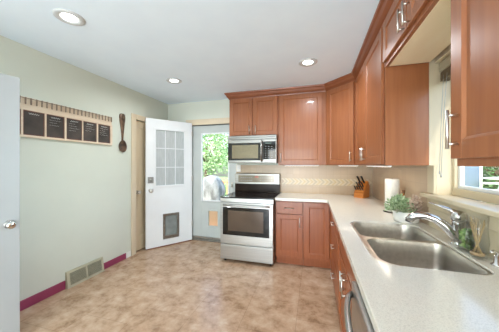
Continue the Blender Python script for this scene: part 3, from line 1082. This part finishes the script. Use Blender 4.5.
# front strip beneath cooktop
mb = MB().box(RX0 + .001, RX1 - .001, RY - .028, RY, .842, .897, .003)
mb.build('vent_trim', M['steel'], t, world=True)
# oven door
mb = MB().box(RX0 + .004, RX1 - .004, RY - .03, RY - .002, .262, .836, .006, 2)
od = mb.build('oven_door', M['steel'], t, world=True)
mb = MB().box(RX0 + .042, RX1 - .055, RY - .033, RY - .029, .385, .772, .0015)
tag(mb.build('black_glass_panel', M['blackglass'], od, world=True), 'black glass panel')
mb = MB().box(RX0 + .12, RX1 - .135, RY - .0345, RY - .0325, .445, .725, .0008)
tag(mb.build('oven_window', M['ovenglass'], od, world=True), 'brownish see-through oven window')
mb = MB()
pts = []
for i in range(13):
    u = i / 12
    pts.append((RX0 + .05 + (.758 - .1) * u, RY - .036 - .035 * min(1, math.sin(u * PI) * 2.2), .802))
mb.tube(pts, .013, 12)
mb.build('handle', M['steel'], od, world=True)
mb = MB().box(RX0 + .004, RX1 - .004, RY - .028, RY - .002, .045, .250, .006, 2)
tag(mb.build('storage_drawer', M['steel'], t, world=True), 'stainless storage drawer')
# back guard
mb = MB().use(noise_mat('dark_brown_riser_glass', (34, 22, 17), (44, 30, 22), .2, spec=.12))
mb.box(RX0 + .004, RX1 - .004, -.088, -.03, .914, 1.045, .003)
mb.build('riser', None, t, world=True)
mb = MB().box(RX0 + .004, RX1 - .004, -.10, -.02, 1.045, 1.215, .008, 2)
bgd = mb.build('backguard', M['steelmw'], t, world=True)
mb = MB().box(RX0 + .07, RX1 - .09, -.1035, -.099, 1.075, 1.19, .001)
dsp = tag(mb.build('display_panel', M['display'], t, world=True), 'dark grey touch control panel')
for k in range(6):
    for j in range(2):
        for x0_ in (RX0 + .11, RX1 - .32):
            MB().box(x0_ + k * .035, x0_ + .02 + k * .035, -.1042, -.1034, 1.10 + j * .045, 1.108 + j * .045).build('touch_key', M['keygrey'], dsp, world=True)
mb = MB().box(cxr - .03, cxr + .03, -.1045, -.1034, 1.155, 1.172)
tag(mb.build('clock_digits', M['red'], dsp, world=True), 'red clock display')

# ------------------------------------------------------------------ microwave
MX0, MX1, MZ0, MZ1, MY = -2.040, -1.290, 1.386, 1.797, -.385
t = thing('microwave', 'stainless over-the-range microwave with black control panel', 'microwave', ((MX0 + MX1) / 2, -.19, MZ0))
mb = MB().box(MX0, MX1, MY, -.012, MZ0, MZ1, .003)
mb.build('microwave_body', M['steelmw'], t, world=True)
DX = -1.515
mb = MB().box(MX0 + .001, DX, MY - .025, MY, MZ0 + .01, MZ1 - .065, .004, 2)
md = mb.build('door', M['steelmw'], t, world=True)
mb = MB().box(MX0 + .003, DX - .003, MY - .028, MY - .024, 1.425, 1.685, .001)
tag(mb.build('black_border', M['blackglass'], md, world=True), 'dark window border')
mb = MB().box(MX0 + .07, DX - .045, MY - .030, MY - .027, 1.455, 1.655, .001)
tag(mb.build('window', M['mwglass'], md, world=True), 'grey-brown mesh window')
mb = MB().tube([(DX + .008, MY - .02, 1.42), (DX + .008, MY - .062, 1.435), (DX + .008, MY - .066, 1.56), (DX + .008, MY - .062, 1.69), (DX + .008, MY - .02, 1.705)], .017, 14)
mb.build('handle', M['steelmw'], md, world=True)
mb = MB().box(DX + .002, MX1 - .001, MY - .024, MY, MZ0 + .01, MZ1 - .065, .004, 2)
mb.build('control_housing', M['steelmw'], t, world=True)
mb = MB().box(DX + .03, MX1 - .012, MY - .027, MY - .023, 1.440, 1.700, .001)
cp = tag(mb.build('control_panel', M['blackglass'], t, world=True), 'black control panel')
for r_ in range(6):
    for c_ in range(3):
        MB().box(DX + .055 + c_ * .045, DX + .075 + c_ * .045, MY - .0278, MY - .0268, 1.462 + r_ * .032, 1.470 + r_ * .032).build('key', M['keygrey'], cp, world=True)
mb = MB().box(DX + .06, DX + .15, MY - .0278, MY - .0268, 1.665, 1.685)
mb.build('clock_display', noise_mat('dim_green_display', (58, 78, 70), (66, 88, 80), .2), cp, world=True)
mb = MB().box(MX0 + .001, MX1 - .001, MY - .022, MY, MZ1 - .06, MZ1 - .002, .004)
vt = mb.build('top_vent_panel', M['steelmw'], t, world=True)
mb = MB().box(MX0 + .02, MX1 - .02, MY - .0228, MY - .02, MZ1 - .035, MZ1 - .029)
mb.build('vent_slot', M['blackplastic'], vt, world=True)

# ------------------------------------------------------------------ countertop objects
# knife block
t = thing('knife_block', 'orange wooden knife block in the counter corner', 'knife block', (-.140, -.225, CT), R(-33))
KS = 1.18
prof_b = [(KS * p_, KS * q_) for (p_, q_) in [(-.085, 0), (.075, 0), (.085, .13), (.045, .185), (-.085, .055)]]   # (y,z) front at -y
mb = MB().prism(prof_b, 'x', -.062, .062)
mb.build('block', M['blockwood'], t)
sl = Vector((0, -.133, .13)).normalized()
nrm = Vector((0, -(.195 - .062), .13)).normalized()   # outward normal of sloped face
def knife(u, v, L, r, label):
    """u across, v up the slope 0..1, handle leaves along the slope normal"""
    base = Vector((u, -.085 + .13 * v, .055 + .13 * v)) * KS
    L, r = L * KS, r * 1.1
    base = Matrix.Rotation(R(-33), 3, 'Z') @ base + Vector((-.140, -.225, CT))
    n_ = Matrix.Rotation(R(-33), 3, 'Z') @ nrm
    k = thing('kitchen_knife', label, 'knife', base + n_ * .0035, group='knives in the wooden block')
    mb = MB().tube([n_ * .012, n_ * (.03), n_ * (L * .6), n_ * (L * .9), n_ * L], [r * .9, r, r * .92, r * 1.1, r * .7], 10, flat=[.6] * 5)
    tag(mb.build('handle', M['blackplastic'], k), 'black handle')
    mb = MB().tube([n_ * 0.0, n_ * .013], r * .85, 10, flat=[.6, .6])
    mb.build('bolster', M['chrome'], k)
low = 'black handled knife in a lower slot of the wooden block'
for u in (-.038, -.013, .013, .038):
    knife(u, .22, .075, .0095, low)
for u in (-.026, .0, .028):
    knife(u, .48, .085, .010, low)
knife(-.026, .82, .115, .0125, 'black handled knife standing up at the top left of the wooden block')
knife(.022, .80, .125, .0125, 'black handled knife standing up at the top right of the wooden block')

# paper towel
t = thing('paper_towel_holder', 'white paper towel roll upright on a dark wire holder', 'paper towels', (-.062, -1.215, CT))
mb = MB().tube([(.072 * math.cos(a), .072 * math.sin(a), .005) for a in [k * 2 * PI / 28 for k in range(29)]], .004, 8)
mb.tube([(0, 0, .004), (0, 0, .313)], .005, 8)
mb.tube([(-.07, 0, .005), (.07, 0, .005)], .003, 8)
mb.build('wire_stand', M['wire'], t)
mb = MB().lathe([(.02, .012), (.058, .012), (.06, .016), (.06, .308), (.058, .312), (.02, .312), (.02, .012)], seg=36)
mb.build('paper_roll', M['paper'], t)

# plant in white pot
t = thing('potted_plant', 'sage green and dusty pink leafy plant in a low white pot behind the sink', 'plant', (-.075, -1.585, CT))
mb = MB().lathe([(0, 0), (.076, 0), (.084, .01), (.090, .078), (.086, .082), (.082, .074), (.0, .070)], seg=36)
mb.build('pot', M['ceramic'], t)
def clump(n_, cx, cy, cz, rx, rz_, L, seed_x):
    mb = MB()
    for k in range(n_):
        a = random.uniform(0, 2 * PI); el = random.uniform(-.15, 1.45)
        rr = random.uniform(.35, 1.0)
        c = Vector((cx + math.cos(a) * math.cos(el) * rr * rx, cy + math.sin(a) * math.cos(el) * rr * rx, cz + math.sin(el) * rr * rz_))
        d_ = Vector((c.x - cx, c.y - cy, (c.z - cz) + .02)) + Vector([random.uniform(-.03, .03) for _ in range(3)])
        if c.x + d_.normalized().x * L * 1.3 > .110: continue
        mb.leaf(c, d_, L * random.uniform(.7, 1.3), L * random.uniform(.22, .36))
    for k in range(22):
        a = random.uniform(0, 2 * PI); el = random.uniform(.1, 1.4)
        mb.tube([(cx * .6, cy * .6, .068), (cx + math.cos(a) * math.cos(el) * rx * .8, cy + math.sin(a) * math.cos(el) * rx * .8, cz + math.sin(el) * rz_ * .8)], .0014, 5)
    return mb
tag(clump(620, -.045, 0, .088, .092, .105, .028, 0).build('green_foliage', M['leaf'], t), 'sage green foliage')
tag(clump(380, .055, -.005, .075, .065, .120, .024, 0).build('pink_foliage', M['pinkleaf'], t), 'dusty pink foliage at the right')

# amber bottle
t = thing('soap_bottle', 'slim amber bottle behind the green plant', 'bottle', (-.02, -1.37, CT))
MB().lathe([(0, 0), (.022, 0), (.024, .01), (.024, .13), (.012, .165), (.010, .20), (0, .20)], seg=24).build('bottle_body', M['amber'], t)
MB().lathe([(0, .20), (.012, .20), (.012, .225), (0, .226)], seg=20).build('cap', noise_mat('brown_cap', (120, 84, 56), (130, 92, 62), .5), t)

# glass jars by window
def jar(loc, prof_, label, name='glass_jar'):
    t = thing(name, label, 'jar' if name == 'glass_jar' else 'vase', loc)
    MB().lathe(prof_, seg=36).build('glass', M['jarglass'], t)
    return t
t = jar((-.012, -2.205, CT), [(0, .004), (.034, .004), (.036, 0), (.044, .01), (.045, .165), (.043, .165), (.042, .012), (0, .01)], 'clear glass jar of bright green leaves beside the faucet')
mb = MB()
for k in range(330):
    a = random.uniform(0, 2 * PI); rr = random.uniform(0, .03)
    c = Vector((math.cos(a) * rr, math.sin(a) * rr, random.uniform(.014, .10)))
    d_ = Vector([random.uniform(-.6, .6), random.uniform(-.6, .6), random.uniform(.2, 1)])
    e_ = c + d_.normalized() * .022
    if math.hypot(e_.x, e_.y) > .036: continue
    mb.leaf(c, d_, random.uniform(.014, .022), random.uniform(.006, .011))
tag(mb.build('green_leaves', M['vividleaf'], t), 'bright green leaves')
t = jar((-.018, -2.292, CT), [(0, .004), (.028, .004), (.032, 0), (.040, .03), (.043, .08), (.038, .14), (.041, .205), (.039, .205), (.036, .14), (.041, .08), (.037, .03), (0, .012)], 'clear glass vase of pale twigs at the right edge of the counter', 'glass_vase')
mb = MB()
for k in range(12):
    a = k * 2.4; r0 = .02; r1 = .026
    mb.tube([(math.cos(a) * r0, math.sin(a) * r0, .016), (math.cos(a + 2.4) * .008, math.sin(a + 2.4) * .008, .08), (math.cos(a + 2.9) * r1, math.sin(a + 2.9) * r1, .17 + .012 * (k % 3))], .0018, 6)
tag(mb.build('twigs', M['twig'], t), 'pale thin twigs')
mb = MB().lathe([(0, .013), (.026, .014), (.028, .024), (.0, .027)], seg=24)
tag(mb.build('pebble_bed', M['copper'], t), 'rust coloured base layer')

# ------------------------------------------------------------------ left wall decor
# chalkboard calendar sign
SY0_, SY1_ = -2.43, -1.228
t = thing('chalkboard_sign', 'long pale wood sign holding a row of chalkboards and clothespins', 'sign', (XL, -1.83, 1.62))
mb = MB()
mb.box(XL + .001, XL + .012, SY0_, SY1_, 1.62, 2.0, .002)
mb.box(XL + .012, XL + .022, SY0_, SY1_, 1.62, 1.642, .002)
mb.box(XL + .012, XL + .022, SY0_, SY1_, 1.876, 1.89, .002)
boards = [(-2.385, -2.21), (-2.194, -2.018), (-2.003, -1.83), (-1.811, -1.637), (-1.624, -1.453), (-1.434, -1.258)]
edges = [SY0_] + [v for b2 in boards for v in b2] + [SY1_]
for i in range(0, len(edges), 2):
    mb.box(XL + .012, XL + .022, edges[i], edges[i + 1], 1.642, 1.876)
mb.build('backboard', M['signwood'], t, world=True)
for k, (a, b2) in enumerate(boards):
    mb = MB().use(M['boardrim']).box(XL + .012, XL + .015, a, b2, 1.642, 1.876)
    mb.use(M['chalkboard']).box(XL + .015, XL + .016, a + .008, b2 - .008, 1.650, 1.868)
    cb = mb.build('chalkboard', None, t, world=True)
    mb = MB()
    # chalk heading and faint lines: unreadable strokes
    yy = a + .045
    zc = 1.848
    pts = []
    for j in range(26):
        u = j / 25
        pts.append((XL + .0165, yy + .085 * u, zc + .007 * math.sin(u * 31 + k) * (1 - .4 * u)))
    mb.tube(pts, .0018, 4)
    if k >= 2:
        for row in range(3 + k % 2):
            pts = []
            for j in range(18):
                u = j / 17
                pts.append((XL + .0165, a + .03 + (.07 + .02 * ((row + k) % 3)) * u, 1.82 - .026 * row + .003 * math.sin(u * 40 + row)))
            mb.tube(pts, .0008, 4)
    mb.build('chalk_writing', M['chalk'], cb, world=True)
mb = MB().tube([(XL + .026, SY0_ + .01, 1.988), (XL + .026, SY1_ - .01, 1.988)], .0022, 6)
for yy in (SY0_ + .01, SY1_ - .01):
    mb.tube([(XL + .011, yy, 1.988), (XL + .028, yy, 1.988)], .003, 6)
mb.build('hanging_wire', M['wire'], t, world=True)
# clothespins
pin = thing('clothespin', 'weathered wooden clothespin hanging from the wire of the sign', 'clothespin', (XL + .026, -2.40, 1.99), group='clothespins on the sign wire')
mb = MB()
mb.box(-.005, -.0006, -.005, .005, -.058, .006, .001)
mb.build('prong', M['pin'], pin)
mb = MB().box(.0006, .005, -.005, .005, -.058, .006, .001)
mb.build('prong', M['pin'], pin)
mb = MB().tube([(-.006, 0, -.022), (.006, 0, -.022)], .0025, 8)
mb.build('spring', M['wire'], pin)
ny = 27
for k in range(1, ny):
    yy = -2.40 + k * (1.155 / (ny - 1))
    clone(pin, (XL + .026, yy, 1.99 + .001 * math.sin(k * 5)), rz=PI / 2 * 0 + .35 * math.sin(k * 2.3))

# decorative spoon
t = thing('decorative_spoon', 'large dark bronze spoon hanging on the left wall', 'wall decoration', (XL + .012, -1.048, 1.54))
mb = MB()
# handle, flattened tapered bar with a broad end
prof_h = [(.155, .014), (.20, .013), (.30, .024), (.38, .036), (.45, .050), (.50, .055), (.53, .049), (.545, .028)]
tb = bmesh.new()
rings = []
for (z, hw) in prof_h:
    rings.append([tb.verts.new(p) for p in [(-.006, -hw, z), (.004, -hw * .8, z), (.008, 0, z), (.004, hw * .8, z), (-.006, hw, z)]])
for a, b2 in zip(rings[:-1], rings[1:]):
    for j in range(5):
        tb.faces.new([a[j], a[(j + 1) % 5], b2[(j + 1) % 5], b2[j]])
tb.faces.new(rings[0]); tb.faces.new(rings[-1])
bmesh.ops.recalc_face_normals(tb, faces=tb.faces)
mb.merge(tb, None, True)
mb.build('handle', M['bronze'], t)
mb = MB()
tb = bmesh.new()
cz = .085
def bowl_ring(sc, x):
    return [tb.verts.new((x, .066 * sc * math.sin(k * 2 * PI / 28) * (1 - .12 * math.cos(k * 2 * PI / 28)), cz + .086 * sc * math.cos(k * 2 * PI / 28))) for k in range(28)]
rr = [bowl_ring(.9, -.009), bowl_ring(1.0, .004), bowl_ring(1.0, .009), bowl_ring(.88, .006), bowl_ring(.6, -.002), bowl_ring(.2, -.006)]
for a, b2 in zip(rr[:-1], rr[1:]):
    for j in range(28):
        tb.faces.new([a[j], a[(j + 1) % 28], b2[(j + 1) % 28], b2[j]])
tb.faces.new(rr[-1]); tb.faces.new(rr[0])
bmesh.ops.recalc_face_normals(tb, faces=tb.faces)
mb.merge(tb, None, True)
mb.build('bowl', M['bronze'], t)

# floor-level return vent
t = thing('wall_vent', 'beige metal return vent at the foot of the left wall', 'vent', (XL, -1.59, 0))
VY0, VY1 = -1.81, -1.367
mb = MB()
mb.prism([(XL + .001, .0), (XL + .045, .0), (XL + .020, .178), (XL + .001, .178)], 'y', VY0, VY1)
mb.build('housing', M['vent'], t, world=True)
for (a, b2) in [(VY0 + .03, (VY0 + VY1) / 2 - .012), ((VY0 + VY1) / 2 + .012, VY1 - .03)]:
    mb = MB()
    n_ = 14
    for k in range(n_):
        z = .03 + k * .0092
        xx = XL + .045 - .025 * (z / .178)
        mb.box(xx - .003, xx + .0035, a, b2, z, z + .0045)
    mb.build('louvres', M['ventdark'], t, world=True)

# ------------------------------------------------------------------ ceiling lights
def downlight(x, y, label, lit=1.0):
    t = thing('recessed_light', label, 'ceiling light', (x, y, H), group=None)
    MB().lathe([(.100, -.001), (.100, -.006), (.088, -.013), (.066, -.010), (.054, -.004), (.054, -.0005)], seg=40).build('trim_ring', M['ringwhite'], t)
    o = MB().lathe([(.054, -.003), (.048, -.009), (.0, -.012)], seg=40).build('lens', M['leddiff'], t)
    tag(o, 'glowing round lens')
    l = bpy.data.lights.new('downlight', 'AREA')
    l.shape = 'DISK'; l.size = .13; l.energy = LAMP * lit; l.color = (.90, .955, 1.0)
    l.spread = R(165)
    lo = bpy.data.objects.new('downlight', l)
    COL.objects.link(lo)
    lo.parent = t
    lo.location = (0, 0, -.016)
    return t
downlight(-2.57, -2.355, 'recessed ceiling light nearest the upper left, above the sign', .2)
downlight(-2.576, -1.005, 'recessed ceiling light in front of the open white door')
downlight(-.836, -1.073, 'recessed ceiling light beside the corner cabinets', 1.5)
downlight(-1.0, -2.45, 'added recessed ceiling light over the near counter, out of view', .05)  # last three lights are unseen, added only to light the room
downlight(-2.57, -5.2, 'added unseen recessed ceiling light behind the camera on the left')
downlight(-.95, -5.4, 'added unseen recessed ceiling light behind the camera on the right')

# ------------------------------------------------------------------ outdoors
GZ = -.35
mb = MB().box(-14, 16, .16, 26, GZ - .1, GZ)
tag(mb.build('lawn', M['grass']), 'green lawn of the back yard', 'lawn', kind='structure')
t = thing('deck', 'wooden deck outside the back door', 'deck', (-3.0, 1.8, GZ))
mb = MB()
for k in range(22):
    y = .18 + k * .14
    mb.box(-5.2, -1.2, y, y + .132, -.075, -.045, .003)
mb.build('deck_boards', M['deck'], t, world=True)
mb = MB()
for xx in (-5.1, -3.2, -1.3):
    for yy in (.4, 3.1):
        mb.box(xx - .05, xx + .05, yy - .05, yy + .05, GZ, -.075)
mb.build('deck_posts', M['deck'], t, world=True)
t = thing('deck_railing', 'orange stained wooden deck railing seen through the storm door', 'railing', (-3, 3.2, GZ))
mb = MB().box(-5.2, -1.2, 3.17, 3.27, .80, .84, .004).box(-5.2, -1.2, 3.20, 3.24, .0, .06, .004)
mb.build('rail', M['orangewood'], t, world=True)
for k in range(5):
    xx = -5.15 + k * .975
    MB().box(xx - .045, xx + .045, 3.175, 3.265, -.045, .80, .004).build('post', M['orangewood'], t, world=True)
for k in range(30):
    xx = -5.02 + k * .128
    MB().box(xx - .018, xx + .018, 3.205, 3.235, .06, .80).build('baluster', M['orangewood'], t, world=True)
# side table right of grill
t = thing('deck_bench', 'orange wooden bench at the right of the covered grill', 'bench', (-2.75, 2.3, -.045))
MB().box(-3.02, -2.42, 2.1, 2.5, .85, .89, .005).build('bench_top', M['orangewood'], t, world=True)
for (xx, yy) in [(-2.98, 2.14), (-2.46, 2.14), (-2.98, 2.46), (-2.46, 2.46)]:
    MB().box(xx - .03, xx + .03, yy - .03, yy + .03, -.045, .85).build('leg', M['orangewood'], t, world=True)
# covered grill
t = thing('covered_grill', 'barbecue grill under a pale grey cover outside the back door', 'grill', (-3.33, 1.75, -.045))
mb = MB()
tb = bmesh.new()
rings = []
segs = 36
for (hx, hy, z) in [(.32, .24, .04), (.31, .24, .3), (.30, .235, .6), (.32, .25, .72), (.30, .24, .86), (.24, .21, .98), (.15, .14, 1.08), (.05, .05, 1.12)]:
    ring = []
    for k in range(segs):
        a = k * 2 * PI / segs
        ca, sa = math.cos(a), math.sin(a)
        ex = 2 / 4.5
        px = abs(ca) ** ex * (1 if ca > 0 else -1) * hx
        py = abs(sa) ** ex * (1 if sa > 0 else -1) * hy
        wv = 1 + .06 * math.sin(k * 1.9 + z * 5) * (1.2 - z)
        ring.append(tb.verts.new((px * wv, py * wv, z + .01 * math.sin(k * 2.1 + z * 9))))
    rings.append(ring)
for a, b2 in zip(rings[:-1], rings[1:]):
    for j in range(segs):
        tb.faces.new([a[j], a[(j + 1) % segs], b2[(j + 1) % segs], b2[j]])
tb.faces.new(rings[-1]); tb.faces.new(rings[0])
bmesh.ops.recalc_face_normals(tb, faces=tb.faces)
mb.merge(tb, None, True)
mb.build('grill_cover', M['cover'], t)
for (xx, yy) in [(-.26, -.17), (.26, -.17), (-.26, .17), (.26, .17)]:
    MB().lathe([(0, 0), (.03, 0), (.03, .045), (0, .045)], xx, yy, 0, 12).build('caster', M['blackplastic'], t)

def tree(x, y, zc, rx, ry, rz_, n_, label, mat, name='garden_tree', trunk=True, L=.16):
    t = thing(name, label, 'tree' if trunk else 'bush', (x, y, GZ))
    mb = MB()
    for k in range(n_):
        a = random.uniform(0, 2 * PI); ph = math.asin(random.uniform(-1, 1)); r_ = random.uniform(.55, 1.0)
        bump = 1 + .18 * math.sin(a * 5 + ph * 4)
        c = Vector((math.cos(a) * math.cos(ph) * rx * r_ * bump, math.sin(a) * math.cos(ph) * ry * r_ * bump, zc - GZ + math.sin(ph) * rz_ * r_))
        if c.z < .02: continue
        d_ = Vector([random.uniform(-1, 1), random.uniform(-1, 1), random.uniform(-.4, .8)])
        mb.leaf(c, d_, L * random.uniform(.7, 1.3), L * random.uniform(.28, .45))
    mb.build('foliage', mat, t)
    mb = MB()
    mb.tube([(0, 0, 0), (.05, 0, (zc - GZ) * .5), (0, .05, zc - GZ)], [.14, .10, .05] if trunk else [.05, .04, .02], 10)
    for k in range(5):
        a = k * 1.3
        mb.tube([(.03, 0, (zc - GZ) * .6), (math.cos(a) * rx * .6, math.sin(a) * ry * .6, zc - GZ + .2 * rz_)], [.05, .012], 7)
    mb.build('trunk', M['bark'], t)
tree(-7.0, 8.6, 2.6, 1.7, 1.2, 2.0, 4200, 'pale green tree seen at the left of the storm door glass', M['shrub'])
tree(-3.5, 6.9, 1.35, 1.1, .9, 1.5, 4000, 'rounded green tree seen at the right of the storm door glass', M['shrub'])
tree(-6.3, 6.6, .15, 1.3, .8, .6, 2200, 'low green bush behind the covered grill', M['shrub'], 'garden_bush', False, .12)
tree(-2.6, 14.0, 3.0, 2.0, 1.6, 2.6, 3600, 'tall leafy tree far behind the deck', M['shrub'])
tree(-7.2, 13.0, 3.4, 2.4, 1.8, 3.0, 3600, 'large distant tree left of the others beyond the deck', M['shrub'])
tree(7.3, 9.5, 1.6, 2.6, 1.5, 2.4, 6500, 'dark green tree behind the white patio table', M['shrubdark'])
tree(13.6, 9.4, 1.8, 2.2, 1.5, 2.6, 4200, 'dark green tree at the far right beyond the patio table', M['shrubdark'])
# neighbouring shed with blue grey siding seen through the sink window
t = thing('garden_shed', 'blue grey clapboard shed seen through the left of the sink window', 'shed', (3.6, 5.6, GZ))
mb = MB()
for k in range(24):
    mb.box(2.55, 4.32, 5.3, 6.6, GZ + k * .12, GZ + k * .12 + .112)
mb.box(2.56, 4.31, 5.31, 6.59, GZ, GZ + 2.9)
mb.build('walls', M['siding'], t, world=True)
mb = MB().box(4.30, 4.36, 5.27, 5.33, GZ, GZ + 2.9)
tag(mb.build('corner_board', M['outwhite'], t, world=True), 'white corner board')
mb = MB().prism([(2.4, GZ + 2.85), (4.5, GZ + 2.85), (3.45, GZ + 3.6)], 'y', 5.15, 6.75)
mb.build('roof', M['roof'], t, world=True)
# white patio table
t = thing('patio_table', 'white round patio table with slanted pole seen through the sink window', 'table', (4.62, 4.75, GZ))
MB().lathe([(0, .925 - GZ), (.42, .925 - GZ), (.50, .945 - GZ), (.50, .965 - GZ), (0.1, 1.005 - GZ), (0, 1.005 - GZ)], seg=40).build('tabletop', M['outwhite'], t)
for k in range(4):
    a = k * PI / 2 + .5
    MB().tube([(math.cos(a) * .12, math.sin(a) * .12, .93 - GZ), (math.cos(a) * .38, math.sin(a) * .38, 0)], .018, 8).build('leg', M['outwhite'], t)
mb = MB().tube([(.02, 0, .99 - GZ), (.55, 0, 1.75 - GZ)], .016, 8)
mb.build('pole', M['outwhite'], t)
# white rail fence
t = thing('rail_fence', 'low white rail fence behind the patio table', 'fence', (5.5, 6.0, GZ))
for (z0, z1) in [(.70, .76), (.48, .53)]:
    MB().box(4.45, 8.6, 5.98, 6.02, z0, z1, .004).build('rail', M['outwhite'], t, world=True)
for k in range(24):
    xx = 4.50 + k * .175
    MB().box(xx - .02, xx + .02, 5.975, 6.025, GZ, .80 if k % 6 == 0 else .50).build('picket', M['outwhite'], t, world=True)
